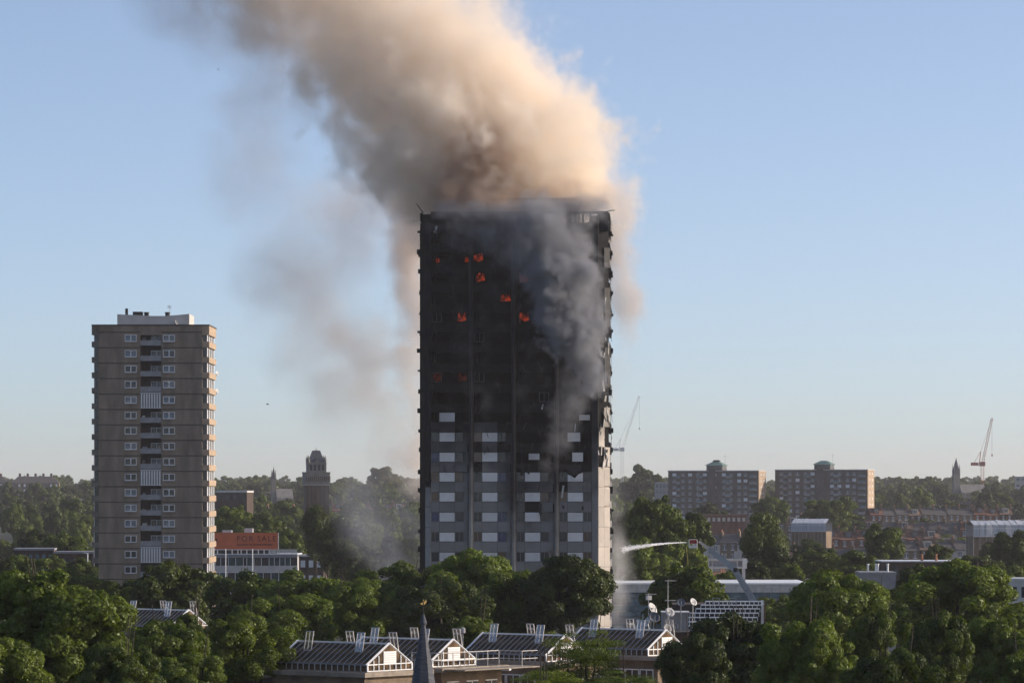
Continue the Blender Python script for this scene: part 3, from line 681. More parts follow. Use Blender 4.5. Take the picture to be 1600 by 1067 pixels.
box_building('brick_terrace_wing', 'long low red-brown building below the left slab block', 'building', 1096, 1166, 805, 1560, 10, 'brickr', 'rtile', 0, 1, 'stucco', 9)
box_building('grey_block', 'pale grey block on the skyline at the right edge', 'building', 1586, 1640, 745, 2700, 14, 'concrete', 'concrete', R(-8), 3, 'farwin', 6, storey=4)
T = box_building('modern_school_block', 'white framed block with a red brick storey beside the brown tower', 'building', 337, 386, 769, 1300, 12, 'brickd', 'dish', R(-6), 1, 'dark_glass', 4, parapet=.5)
box_building('dark_brick_block', 'small dark brick house end right of the office building', 'building', 467, 505, 869, 860, 8, 'brickd', 'dish', R(-4), 3, 'upvc', 3)
T = box_building('school_hall', 'low flat-roofed hall with a pale roof edge left of the brown tower', 'building', 22, 84, 859, 800, 9, 'brickd', 'bal', R(3), 1, 'paleblue', 6)
box_building('lean_to_range', 'long low range with a pale gutter line beside the brown tower', 'building', 84, 146, 864, 790, 8, 'brickd', 'bal', 0, 1, 'dark_glass', 5)
box_building('grey_far_block', 'low dark block just left of the left slab block', 'building', 1024, 1046, 754, 2000, 10, 'bal', 'concrete', 0, 2, 'farwin', 4)
o = MB().tube(Vector((W(137, 755, 700).x, 700, 0)), W(137, 864, 700), .12, .08, 8).tube(W(137, 864.5, 700), W(131, 863, 700), .06, .05, 6).build('lamp_post', M['white']); tag(o, 'thin white lamp post left of the brown tower', 'lamp post')

def slab_block(px0, px1, pxs, pyt, label, cap):
    Y = 1870; s = Y / K; g = ground(0, Y); w = (px1 - px0) * s / math.cos(R(19)); h = CZ - (pyt - HY) * s - g; D = 11.5
    T = thing('slab_block', label, 'apartment block', (W(px0, 755, Y).x, Y, g), R(-19), 'slab blocks with copper roof houses')
    MB().box(0, w, 0, D, 0, h).build('wall', M['slabbrick'], T)
    MB().box(w + .001, w + .25, .0, D, 0, h).build('gable_wall', M['tanband'], T)  # sun-facing gable, its lit tone put into the colour
    MB().box(-.2, w + .4, -.25, D + .2, h, h + .35).build('roof_edge', M['plant'], T)
    cols = [.07, .165, .245, .33, .41, .515, .62, .70, .79, .86]
    wins = {}
    P = 2.7; rnd = random.Random(int(px0))
    frame = MB().box(-.85, .85, -.10, -.02, -.65, .65).mesh('window'); frame.materials.append(M['farwin'])
    frame2 = MB().box(-.85, .85, -.10, -.02, -.65, .65).mesh('window'); frame2.materials.append(M['upvc'])
    sub = MB().box(-.06, .06, -.16, -.101, -.65, .65).box(-.95, .95, -.16, -.101, -.78, -.651).mesh('window_frame'); sub.materials.append(M['plant'])
    for f in range(9):
        z = h - 1.55 - f * P
        for c in cols:
            if f > 5 and rnd.random() < .3: continue
            wo = link('window', frame if rnd.random() < .72 else frame2, None, T, loc=(c * w, 0, z)); link('window_frame', sub, None, wo)
        for a, b in ((.095, .135), (.325, .385), (.64, .70), (.905, .985)):
            MB().box(a * w, b * w, -.9, -.001, z - 1.35, z - 1.2).build('balcony_slab', M['plant'], T)
            MB().box(a * w, b * w, -.9, -.84, z - 1.2, z - .35).build('balcony_front', M['paleblue'] if rnd.random() < .5 else M['bal'], T)
            MB().box(a * w + .1, b * w - .1, -.06, -.002, z - 1.15, z + .6).build('balcony_door', M['dark_glass'], T)
        for yy in (3, 7.5): MB().box(w + .25, w + .33, yy, yy + .9, z - .5, z + .5).build('side_window', M['upvc'], T)
    MB().box(.455 * w, .53 * w, -.5, -.001, 0, h + 1.2).build('stair_tower', M['slabbrick'], T)
    c = .5 * w; z = h + .3
    MB().box(c - 3.6, c + 3.6, 2, 9, z, z + 2.2).build('roof_house', M['dark_glass'], T)
    MB().box(c - 3.65, c + 3.65, 1.9, 9.05, z, z + .5).build('roof_house_base', M['slabbrick'], T)
    hip = MB(); hip.add([(c - 4.3, 1.3, z + 2.2), (c + 4.3, 1.3, z + 2.2), (c + 4.3, 9.7, z + 2.2), (c - 4.3, 9.7, z + 2.2), (c - 1.3, 4.4, z + 3.9), (c + 1.3, 4.4, z + 3.9), (c + 1.3, 6.6, z + 3.9), (c - 1.3, 6.6, z + 3.9)],
                        [(0, 3, 2, 1), (0, 1, 5, 4), (1, 2, 6, 5), (2, 3, 7, 6), (3, 0, 4, 7), (4, 5, 6, 7)])
    hip.build('copper_roof', M['copper'], T)
    if cap: MB().lathe([(1.5, 0), (1.7, .3), (1.2, .7)], 10, (c, 5.5, z + 3.9)).build('roof_cap', M['black'], T)
    MB().tube((c + 4, 5, z + 2), (c + 4, 5, z + 6.8), .07).tube((c + 3.4, 5, z + 6.2), (c + 4.6, 5, z + 6.2), .05).build('aerial', M['steel'], T)
slab_block(1044, 1182, 1192, 736, 'left one of two long brick slab blocks on the skyline, capped copper roof house', True)
slab_block(1211, 1351, 1362, 734.5, 'right one of two long brick slab blocks on the skyline, plain copper roof house', False)

def brick_tower():
    Y = 1500; s = Y / K; g = ground(0, Y); X = lambda px: (px - 494) * s; Z = lambda py: CZ - (py - HY) * s - g
    T = thing('brick_tower', 'old dark brick hospital-like tower with steep slate roof and corner pinnacles', 'tower', (W(494, 755, Y).x, Y, g), R(8))
    h = X(512); 
    MB().box(-h, h, -h, h, 0, Z(757.8)).build('shaft', M['twbrick'], T)
    for i in range(6): MB().box(-h + .35 + i * 1.5, -h + .75 + i * 1.5, -h - .22, -h - .001, 0, Z(758.5)).build('pilaster', M['brickd'], T)
    for i in range(6): MB().box(h + .001, h + .22, -h + .35 + i * 1.5, -h + .75 + i * 1.5, 0, Z(758.5)).build('pilaster', M['brickd'], T)
    MB().box(-h - .3, h + .3, -h - .3, h + .3, Z(757.8), Z(756.8)).build('string_course', M['plant'], T)
    q = X(513.8)
    MB().box(-q, q, -q, q, Z(756.8), Z(739)).build('corbelled_stage', M['stone'], T)
    for i in range(12):
        x = -q + .5 + i * (2 * q - 1) / 11
        MB().box(x - .16, x + .16, -q - .18, -q - .001, Z(752), Z(744)).build('corbel', M['twbrick'], T)
        MB().box(q + .001, q + .18, x - .16, x + .16, Z(752), Z(744)).build('corbel', M['twbrick'], T)
    MB().box(-q - .2, q + .2, -q - .2, q + .2, Z(739), Z(737.3)).build('cornice', M['stone'], T)
    u = X(508.5)
    MB().box(-u, u, -u, u, Z(737.3), Z(722)).build('upper_stage', M['stone'], T)
    for x in (-2.1, -.75, .75, 2.1): MB().box(x - .35, x + .35, -u - .12, -u - .001, Z(735), Z(726)).build('louvre_opening', M['black'], T)
    for x in (-2.1, -.75, .75, 2.1): MB().box(u + .001, u + .12, x - .35, x + .35, Z(735), Z(726)).build('louvre_opening', M['black'], T)
    MB().box(-u - .25, u + .25, -u - .25, u + .25, Z(724.6), Z(723.6)).build('cornice', M['stone'], T)
    a = X(506.3); b = X(499.5)
    rf = MB().add([(-a, -a, Z(722)), (a, -a, Z(722)), (a, a, Z(722)), (-a, a, Z(722)), (-b, -b, Z(703.5)), (b, -b, Z(703.5)), (b, b, Z(703.5)), (-b, b, Z(703.5))], [(0, 3, 2, 1), (0, 1, 5, 4), (1, 2, 6, 5), (2, 3, 7, 6), (3, 0, 4, 7), (4, 5, 6, 7)]).build('roof', M['slate'], T)
    MB().add([(-1, -a - .05, Z(722)), (1, -a - .05, Z(722)), (0, -a - .05, Z(715)), (-1, -1, Z(722)), (1, -1, Z(722)), (0, -1.2, Z(715))], [(0, 1, 2), (5, 4, 3), (0, 2, 5, 3), (1, 4, 5, 2)]).build('dormer', M['stone'], rf)
    MB().tube((0, 0, Z(703.5)), (0, 0, Z(699.5)), .14, .03).build('finial', M['black'], rf)
    for sx in (-1, 1):
        for sy in (-1, 1):
            MB().lathe([(.5, 0), (.5, 1.0), (.62, 1.1), (.36, 1.5), (.06, 2.5), (.02, 2.8)], 8, (sx * (u - .35), sy * (u - .35), Z(722.5))).build('pinnacle', M['stone'], T)
brick_tower()

def church(px, pyt, pyb, Y, label, wpx, nave, m='stone'):
    s = Y / K; g = ground(0, Y); z = lambda py: CZ - (py - HY) * s - g
    T = thing('church_spire', label, 'church', (W(px, 755, Y).x, Y, g), R(10))
    w = wpx * s / 2
    MB().box(-w, w, -w, w, 0, z(pyb)).build('tower', M[m], T)
    MB().lathe([(w * 1.3, 0), (w * .12, z(pyt) - z(pyb)), (.03, z(pyt) - z(pyb) + 1.0)], 8, (0, 0, z(pyb))).build('spire', M['slate'], T)
    for sx in (-1, 1):
        for sy in (-1, 1): MB().lathe([(w * .22, -1), (w * .22, 1), (.03, 5)], 6, (sx * w * .85, sy * w * .85, z(pyb))).build('pinnacle', M[m], T)
    L = nave * s
    MB().add([(w, -5, 0), (w + L, -5, 0), (w + L, 5, 0), (w, 5, 0), (w, -5, 9), (w + L, -5, 9), (w + L, 5, 9), (w, 5, 9), (w, 0, 14), (w + L, 0, 14)],
             [(0, 1, 5, 4), (1, 2, 6, 9, 5), (2, 3, 7, 6), (3, 0, 4, 8, 7), (4, 5, 9, 8), (6, 7, 8, 9)]).build('nave', M[m], T)
church(1494, 717, 738, 2500, 'slim grey church spire on the skyline at the right', 10, 40)
church(427.5, 731, 748, 2300, 'small pointed church spire on the skyline left of the brick tower', 7, 26)

def tower_crane(px, pyb, joint, tip, Y, label, m):
    s = Y / K; g = ground(0, Y)
    base = W(px, 755, Y); T = thing('tower_crane', label, 'crane', (base.x, Y, g), 0)
    zj = CZ - (joint[1] - HY) * s - g; r = .9
    def lattice(a, b, r, n, name, mat_):
        mb = MB(); a = Vector(a); b = Vector(b); q = (b - a).to_track_quat('Z', 'Y').to_matrix(); L = (b - a).length
        cs = [q @ Vector((sx * r, sy * r, 0)) for sx, sy in ((-1, -1), (1, -1), (1, 1), (-1, 1))]
        d = (b - a).normalized()
        for c in cs: mb.tube(a + c, b + c, .075, n=4)
        for i in range(n):
            p = a + d * (L * i / n); p2 = a + d * (L * (i + 1) / n)
            for j in range(4): mb.tube(p + cs[j], p2 + cs[(j + 1) % 4], .05, n=3)
        mb.build(name, mat_, T)
    lattice((0, 0, 0), (0, 0, zj), r, 24, 'mast', m)
    tp = Vector(((tip[0] - px) * s, 0, CZ - (tip[1] - HY) * s - g))
    lattice((0, 0, zj + 1), tp, r * .65, 26, 'jib', m)
    MB().box(-7, -2.5, -1.2, 1.2, zj + .3, zj + 2.2).build('counterweight', m, T)
    MB().box(-1.4, 1.6, -1.4, 1.4, zj, zj + 2.6).build('cab', m, T)
    MB().tube((-2, 0, zj), (-1, 0, zj + 9), .25, n=4).tube((-5, 0, zj + 2), (-1, 0, zj + 9), .12, n=3).tube((-1, 0, zj + 9), tp, .07, n=3).build('luffing_frame', m, T)
    MB().tube(tp, tp - Vector((0, 0, 22)), .08, n=3).cbox(tp - Vector((0, 0, 22.7)), (.7, .7, 1.4)).build('hook_line', m, T)
tower_crane(1535, 755, (1535, 728), (1550, 653), 2600, 'red and grey luffing crane on the skyline at the far right', M['crane'])
tower_crane(972, 740, (972, 705), (999, 619), 3000, 'faint grey luffing crane just right of the burnt tower', M['craneg'])

def skyline_mansion(px0, px1, pyt, label):
    Y = 2650; s = Y / K; g = ground(0, Y); w = (px1 - px0) * s; h = CZ - (pyt - HY) * s - g
    T = thing('mansion_block', label, 'mansion block', (W((px0 + px1) / 2, 755, Y).x, Y, g), R(4), 'mansion blocks on the left skyline')
    e = h - 4.2
    MB().box(-w / 2, w / 2, 0, 12, 0, e).build('wall', M['brickb'], T)
    MB().add([(-w / 2 - .3, -.4, e), (w / 2 + .3, -.4, e), (w / 2 + .3, 12.4, e), (-w / 2 - .3, 12.4, e), (-w / 2 + 4, 4, h), (w / 2 - 4, 4, h), (w / 2 - 4, 8, h), (-w / 2 + 4, 8, h)], [(0, 3, 2, 1), (0, 1, 5, 4), (1, 2, 6, 5), (2, 3, 7, 6), (3, 0, 4, 7), (4, 5, 6, 7)]).build('roof', M['rslate'], T)
    n = int(w / 3)
    for i in range(n):
        x = -w / 2 + (i + .5) * w / n
        for f in range(2): MB().box(x - .6, x + .6, -.1, -.001, e - 2.3 - f * 3.2, e - .6 - f * 3.2).build('window', M['upvc'] if i % 3 else M['farwin'], T)
    for i in range(5):
        x = -w / 2 + 5 + i * (w - 10) / 4; MB().box(x - .7, x + .7, 5, 7, h - .5, h + 1.8).build('chimney', M['brickr'], T)
skyline_mansion(18, 92, 744, 'long mansion block with dormers on the far left skyline'); skyline_mansion(-40, 13, 744, 'mansion block cut off by the left edge on the skyline')

def glass_hall():
    Y = 640; s = Y / K; X = lambda px: (px - 1100) * s; Z = lambda py: CZ - (py - HY) * s
    T = thing('glass_sided_hall', 'long low building with bands of teal glass behind the burnt tower foot', 'building', (W(1100, 755, Y).x, Y, 0), 0)
    xl, xr = X(925), X(1262)
    MB().box(xl + .3, xr - .3, .5, 22, 0, Z(912)).build('wall', M['concrete'], T)
    MB().box(xl, xr, -.25, 22.3, Z(913), Z(910.5)).build('coping', M['white'], T)
    for i in range(24):
        a = xl + (xr - xl) * i / 24; b = xl + (xr - xl) * (i + 1) / 24
        MB().box(a + .02, b - .02, -.1, .45, Z(925), Z(913) - .01).build('fascia_panel', M['dish'], T)
    rnd = random.Random(4)
    for r in range(14):
        z1 = Z(925) - r * .95; z0 = z1 - .9
        if z0 < .2: break
        x = xl
        while x < xr - .1:
            w = min(rnd.choice((2.5, 4, 6)), xr - x)
            MB().box(x + .03, x + w - .03, .1 + .04 * (r % 2), .4, z0, z1 - .03).build('glass_panel', M[rnd.choice(('teal', 'paleblue', 'paleblue', 'bal'))], T)
            x += w
    MB().lathe([(.3, 0), (.3, .3), (.05, .45)], 10, (X(1124), 3, Z(911))).build('roof_vent', M['plant'], T)
    F = thing('concrete_portal', 'pale concrete portal frame standing above the glass-sided hall', 'frame', (W(1136.5, 755, 655).x, 655, 0), R(-3))
    s2 = 655 / K; X2 = lambda px: (px - 1136.5) * s2; Z2 = lambda py: CZ - (py - HY) * s2
    for a, b in ((1108.2, 1114.3), (1159.3, 1164.5)): MB().box(X2(a), X2(b), 0, 1.2, 0, Z2(888)).build('leg', M['concrete'], F)
    MB().box(X2(1106.5), X2(1160), 0, .9, Z2(888), Z2(884.5)).build('lower_beam', M['concrete'], F)
    MB().box(X2(1106.5), X2(1160), 0, .9, Z2(876), Z2(872.5)).build('upper_beam', M['concrete'], F)
    MB().box(X2(1108), X2(1160), .35, .7, Z2(884.5), Z2(876)).build('recessed_panel', M['bal'], F)
    MB().box(X2(1160), X2(1167), -.15, 1.4, Z2(887.9), Z2(872.3)).build('end_block', M['plant'], F)
    for px in (1106.5, 1112, 1151): MB().box(X2(px), X2(px + 2), .02, .34, Z2(884.5), Z2(876)).build('stiffener', M['concrete'], F)
    for px in (1128, 1134): MB().tube((X2(px), .5, Z2(872.5)), (X2(px), .5, Z2(864)), .04).build('roof_rod', M['steel'], F)
    MB().box(X2(1147), X2(1159), .1, .8, Z2(872.4), Z2(861)).build('roof_kiosk', M['bal'], F)
glass_hall()

def aerial_platform():
    Y = 606; p = lambda px, py, dy=0: W(px, py, Y + dy)
    base = p(1215, 1000); base.z = 0
    T = thing('aerial_platform', 'fire service aerial platform boom rising right of the burnt tower, cage at its tip', 'aerial platform', base)
    L = lambda v: v - base
    def beam(a, b, r0, r1, name, m):
        a = L(a); b = L(b); q = (b - a).to_track_quat('Z', 'Y').to_matrix(); mb = MB(); vs = []
        for c, r in ((a, r0), (b, r1)):
            for sx, sy in ((-1, -1), (1, -1), (1, 1), (-1, 1)): vs.append(tuple(c + q @ Vector((sx * r, sy * r * 1.25, 0))))
        mb.add(vs, [(3, 2, 1, 0), (4, 5, 6, 7), (0, 1, 5, 4), (1, 2, 6, 5), (2, 3, 7, 6), (3, 0, 4, 7)]); return mb.build(name, m, T)
    beam(p(1206, 985), p(1148, 890), .42, .33, 'lower_boom', M['boom'])
    beam(p(1176, 934, -.3), p(1150, 893, -.3), .16, .13, 'hydraulic_ram', M['steel'])
    beam(p(1148, 889), p(1111, 860.5), .36, .28, 'upper_boom', M['boom'])
    beam(p(1140, 886, -.1), p(1119, 870, -.1), .15, .12, 'levelling_rod', M['dish'])
    beam(p(1112, 861), p(1092.5, 845.5), .2, .14, 'fly_boom', M['dish'])
    MB().cbox(L(p(1149, 890)), (.6, .8, .6)).build('knuckle', M['black'], T)
    MB().cbox(L(p(1111, 860)), (.7, .7, .9)).build('joint', M['steel'], T)
    c = L(p(1083, 849)); w = .55
    cage = MB()
    for sx in (-1, 1):
        for sy in (-1, 1): cage.tube(c + Vector((sx * w, sy * .5, -.6)), c + Vector((sx * w, sy * .5, .55)), .05, n=5)
    for z in (-.6, 0, .55):
        for sy in (-1, 1): cage.tube(c + Vector((-w, sy * .5, z)), c + Vector((w, sy * .5, z)), .05, n=5)
        for sx in (-1, 1): cage.tube(c + Vector((sx * w, -.5, z)), c + Vector((sx * w, .5, z)), .05, n=5)
    cage.build('cage_rail', M['white'], T)
    MB().cbox(c + Vector((0, -.52, .28)), (1.05, .05, .55)).cbox(c + Vector((.53, 0, .28)), (.05, 1.0, .55)).build('cage_shield', M['red'], T)
    MB().cbox(c + Vector((0, 0, -.45)), (1.1, 1.0, .3)).cbox(c + Vector((.1, -.5, -.3)), (.45, .08, .5)).build('cage_floor', M['white'], T)
    MB().tube(c + Vector((-.4, -.3, .35)), L(p(1072.5, 847.2)), .09, .06, 8).build('water_monitor', M['steel'], T)
    MB().tube(L(p(1092.5, 846)), c + Vector((w, 0, 0)), .12, .1, 6).build('cage_arm', M['steel'], T)
    # vehicle under the boom, mostly hidden behind the trees
    MB().box(-1.25, 1.25, -4.6, 4.4, .55, 1.5).build('chassis', M['red'], T)
    MB().box(-1.25, 1.25, -7.0, -4.65, .5, 3.1).build('driver_cab', M['red'], T)
    MB().lathe([(1.0, 1.5), (1.0, 2.2), (.7, 2.5), (.7, 3.2)], 12).build('turntable', M['steel'], T)
    MB().tube((0, 0, 3.0), L(p(1206, 985)), .5, .42, 6).build('boom_root', M['boom'], T)
    wh = MB().tube((-.18, 0, 0), (.18, 0, 0), .5, n=14).mesh('wheel'); wh.materials.append(M['black'])
    for yy in (-5.8, 1.2, 2.9):
        for sx in (-1, 1): link('wheel', wh, None, T, loc=(sx * 1.15, yy, .5))
    mb = MB(); pr = None
    for i in range(13):
        t = i / 12; q = p(1072 + 9 * t ** 1.3 + 1.2 * math.sin(t * 7), 854 + 95 * t, -1)
        if pr: mb.tube(pr, q, .045, n=5)
        pr = q
    o = mb.build('hose', M['yellow']); tag(o, 'thin yellow hose hanging from the aerial platform cage', 'hose')
    # the jet: a spreading arc of droplets
    rng = np.random.default_rng(5); n = 3800
    t = rng.random(n) ** .8; a = p(1071.5, 847.2); e = p(972, 858.5, -24)
    cx = a.x + (e.x - a.x) * t; cyy = a.y + (e.y - a.y) * t; cz = a.z + (e.z - a.z) * t + 1.1 * (t * (1 - t)) * .7 - .0 * t
    sp = .03 + .20 * t ** 1.6
    pts = np.stack([cx + rng.normal(0, 1, n) * .1, cyy + rng.normal(0, 1, n) * sp, cz + rng.normal(0, 1, n) * sp * .8], 1)
    r = .014 + .026 * rng.random(n)
    off = np.array([(1, 0, 0), (-1, 0, 0), (0, 1, 0), (0, -1, 0), (0, 0, 1), (0, 0, -1)], float)
    v = (pts[:, None, :] + off[None] * r[:, None, None] * np.array([2.2, 1, 1])).reshape(-1, 3)
    F = np.array([(0, 2, 4), (2, 1, 4), (1, 3, 4), (3, 0, 4), (2, 0, 5), (1, 2, 5), (3, 1, 5), (0, 3, 5)])
    f = (F[None] + (np.arange(n) * 6)[:, None, None]).reshape(-1, 3)
    o = link('water_jet', np_mesh('water_jet', v, f), mat('white_water', (.85, .87, .9), .3, .05, 1)); tag(o, 'white jet of water sprayed from the platform cage at the burnt tower', 'water jet', kind='stuff')

def np_mesh(name, v, f, attr=None):
    me = bpy.data.meshes.new(name); k = f.shape[1]
    me.vertices.add(len(v)); me.vertices.foreach_set('co', np.asarray(v, np.float32).ravel())
    me.loops.add(f.size); me.loops.foreach_set('vertex_index', f.astype(np.int32).ravel())
    me.polygons.add(len(f)); me.polygons.foreach_set('loop_start', np.arange(0, f.size, k, dtype=np.int32))
    try: me.polygons.foreach_set('loop_total', np.full(len(f), k, np.int32))
    except Exception: pass
    if attr is not None:
        a = me.attributes.new('leafcol', 'FLOAT', 'FACE'); a.data.foreach_set('value', attr.astype(np.float32))
    me.update(); me.validate()
    return me
aerial_platform()

# ------------------------------------------------------------------ terraced houses
def house_proto(name, wallm, roofm, seed, hh=8.0, w=5.4, d=9.0, rise=2.6):
    rnd = random.Random(seed)
    T = thing(name, 'house', 'house')
    MB().add([(-w / 2, 0, 0), (w / 2, 0, 0), (w / 2, d, 0), (-w / 2, d, 0), (-w / 2, 0, hh), (w / 2, 0, hh), (w / 2, d, hh), (-w / 2, d, hh), (-w / 2, d / 2, hh + rise - .1), (w / 2, d / 2, hh + rise - .1)],
             [(0, 1, 5, 4), (1, 2, 6, 9, 5), (2, 3, 7, 6), (3, 0, 4, 8, 7), (0, 3, 2, 1)]).build('wall', M[wallm], T)
    e = .3
    MB().add([(-w / 2, -e, hh - .12), (w / 2, -e, hh - .12), (w / 2, d / 2, hh + rise), (-w / 2, d / 2, hh + rise), (w / 2, d + e, hh - .12), (-w / 2, d + e, hh - .12),
              (-w / 2, -e, hh - .3), (w / 2, -e, hh - .3), (w / 2, d + e, hh - .3), (-w / 2, d + e, hh - .3)],
             [(0, 1, 2, 3), (3, 2, 4, 5), (6, 7, 1, 0), (9, 5, 4, 8), (1, 7, 8, 4, 2), (0, 3, 5, 9, 6)]).build('roof', M[roofm], T)
    ch = MB().box(w / 2 - .35, w / 2 + .35, d * .3, d * .3 + 1.9, hh + .6, hh + rise + 1.0).build('chimney', M['brickb'], T)
    for q in range(5): MB().lathe([(.13, 0), (.16, .15), (.12, .6), (.15, .65)], 6, (w / 2, d * .3 + .2 + q * .37, hh + rise + 1.0)).build('chimney_pot', M['pot'], ch)
    win = MB().box(-.5, .5, -.08, -.002, -.75, .75).mesh('window'); win.materials.append(M['farwin'])
    fr = MB().box(-.6, .6, -.12, -.081, -.9, -.76).box(-.6, .6, -.12, -.081, .76, .86).box(-.04, .04, -.12, -.081, -.75, .75).mesh('window_frame'); fr.materials.append(M['upvc'])
    for x in (-1.3, 1.3):
        for z in (hh - 1.5, hh - 4.5):
            wo = link('window', win, None, T, loc=(x, 0, z)); link('window_frame', fr, None, wo)
    if seed % 2: 
        dm = MB().box(-1.1, 1.1, .7, d / 2 - .4, hh + .2, hh + rise - .25).build('dormer', M['stucco'] if seed % 4 == 1 else M['rslate'], T)
        MB().box(-.8, .8, .6, .699, hh + .7, hh + rise - .5).build('dormer_window', M['farwin'], dm)
    return T
ORD = ['first', 'second', 'third', 'fourth', 'fifth', 'sixth', 'seventh', 'eighth', 'ninth', 'tenth', 'eleventh', 'twelfth', 'thirteenth', 'fourteenth', 'fifteenth', 'sixteenth', 'seventeenth', 'eighteenth', 'nineteenth', 'twentieth']
def ordinal(n):
    if n < 20: return ORD[n]
    t = {2: 'twenty', 3: 'thirty', 4: 'forty', 5: 'fifty', 6: 'sixty', 7: 'seventy'}[(n + 1) // 10]
    u = (n + 1) % 10
    return {2: 'twentieth', 3: 'thirtieth', 4: 'fortieth', 5: 'fiftieth', 6: 'sixtieth', 7: 'seventieth'}[(n + 1) // 10] if u == 0 else t + '-' + ORD[u - 1]
protos = [house_proto('terraced_house', 'brickb', 'rslate', 0), house_proto('terraced_house', 'brickd', 'rbrown', 1), house_proto('terraced_house', 'stucco', 'rslate', 2), house_proto('terraced_house', 'brickr', 'rtile', 3), house_proto('terraced_house', 'brickb', 'rbrown', 5)]
used = set()
def place_house(i, loc, rz, label, group):
    p = protos[i]
    if i not in used:
        used.add(i); p.location = loc; p.rotation_euler = (0, 0, rz); p['label'] = label; p['group'] = group; return p
    return dup(p, loc, rz, label, group)
def terraces():
    rnd = random.Random(11)
    for p in protos: register_children(p)
    rows = [  (1300, 1520, 1370, 4, 'long terrace in the middle of the right side', (0, 4, 2, 3)), (1170, 1330, 1560, -8, 'terrace below the gap between slab blocks', (4, 0, 2)),
  # px start, px end, Y, angle, row words, choices
        (1225, 1400, 1010, 14, 'nearest terrace right of the tall dark tree', (1, 4, 1, 0)),
        (1425, 1560, 1040, -10, 'terrace with brown roofs at the lower right', (1, 4, 3)),
        (1090, 1170, 1060, 20, 'short terrace behind the aerial platform boom', (3, 4, 0)),
        (1225, 1420, 1190, -6, 'terrace below the white sheeted roof', (4, 1, 0, 0)),
        (1395, 1610, 1260, 8, 'pale terrace in the middle of the right side', (2, 2, 0, 1)),
        (1085, 1240, 1330, -12, 'terrace below the slab blocks', (0, 4, 2)),
        (1365, 1600, 1480, -5, 'terrace behind the pale one at the right', (0, 2, 4, 3)),
        (1370, 1610, 1720, 10, 'farthest terrace at the right', (0, 3, 1)),
        (0, 60, 900, 6, 'row with brown roofs at the left edge', (4, 4, 3)),
        (560, 665, 1150, 12, 'smoky terrace left of the burnt tower', (3, 4, 1)),
        (345, 470, 1750, -8, 'terrace on the slope left of the brick tower', (3, 2, 4)),
        (510, 660, 1900, 6, 'terrace on the slope right of the brick tower', (3, 0, 4)),
    ]
    for (a, b, Y, ang, words, ch) in rows:
        x0 = W(a, 755, Y).x; x1 = W(b, 755, Y).x; c = math.cos(R(ang)); n = max(2, int((x1 - x0) / (5.42 * c)))
        for i in range(n):
            d = i * 5.42; x = x0 + d * c; y = Y + d * math.sin(R(ang))
            place_house(rnd.choice(ch), (x, y, ground(x, y) - (.3 if i % 2 else 0)), R(ang), f'{ordinal(i)} house from the left in the {words}', words)
terraces()

def sheeted(px0, px1, pyt, pyb, Y, label, rz):
    s = Y / K; g = ground(0, Y); w = (px1 - px0) * s; zt = CZ - (pyt - HY) * s - g; zb = CZ - (pyb - HY) * s - g
    T = thing('scaffold_tent', label, 'scaffold', (W((px0 + px1) / 2, 755, Y).x, Y, g), rz, 'white sheeted scaffold roofs')
    n = 9; mb = MB(); rnd = random.Random(int(px0))
    for i in range(n):
        a = -w / 2 + w * i / n; b = -w / 2 + w * (i + 1) / n
        k0 = rnd.uniform(-.15, .15)
        MB().add([(a, -.1 + k0, zb), (b - .03, -.1, zb), (b - .03, 0, zt - 1.3), (a, k0, zt - 1.2), (a, 5, zt + k0), (b - .03, 5, zt), (a, 10, zt - 1.3), (b - .03, 10, zt - 1.3), (a, 10, zb), (b - .03, 10, zb)],
                 [(0, 1, 2, 3), (3, 2, 5, 4), (4, 5, 7, 6), (6, 7, 9, 8)]).build('sheet', M['tarp'], T)
    for i in range(n + 1):
        x = -w / 2 + w * i / n
        MB().tube((x, -.3, 0), (x, -.3, zt - .8), .05, n=5).tube((x, 10.2, 0), (x, 10.2, zt - .8), .05, n=5).build('scaffold_pole', M['steel'], T)
    for z in (zb, (zb + zt) / 2, zt - 1.1): MB().tube((-w / 2, -.36, z), (w / 2, -.36, z), .05, n=5).build('scaffold_ledger', M['white'], T)
    MB().box(-w / 2, w / 2, .3, 9.6, 0, zb).build('house_below', M['brickb'], T)
sheeted(1236, 1291, 810.5, 830, 1240, 'white sheeted scaffold roof above the terraces below the right slab block', R(-14))
sheeted(1520, 1612, 813, 838, 1180, 'white sheeted scaffold roof with open poles at the right edge', R(6))

# ------------------------------------------------------------------ near roofs: rooflights, spirelet, dishes, stepped glazing
PHI = R(-38)
M['clear'] = clear_glass()
RL = [((608, 1006), 297, 8.4, 'nearest glazed rooflight with white gable, left of the spirelet'), ((708, 999.8), 305, 8.4, 'glazed rooflight just right of the spirelet, with a guard rail'),
      ((884, 993), 315, 7.8, 'glazed rooflight half hidden behind the feathery tree'), ((1041, 985), 325, 8.0, 'rightmost glazed rooflight, below the satellite dishes'),
      ((295, 953.5), 377, 7.6, 'glazed rooflight among the trees at the left')]
ZR = 18.5
def text_mesh(body, size, name, extrude=.02):
    fc = bpy.data.curves.new(name, 'FONT'); fc.body = body; fc.size = size; fc.extrude = extrude; fc.align_x = 'CENTER'
    ft = bpy.data.objects.new(name + '_curve', fc); COL.objects.link(ft)
    me = bpy.data.meshes.new_from_object(ft.evaluated_get(bpy.context.evaluated_depsgraph_get())); bpy.data.objects.remove(ft); me.materials.clear(); return me

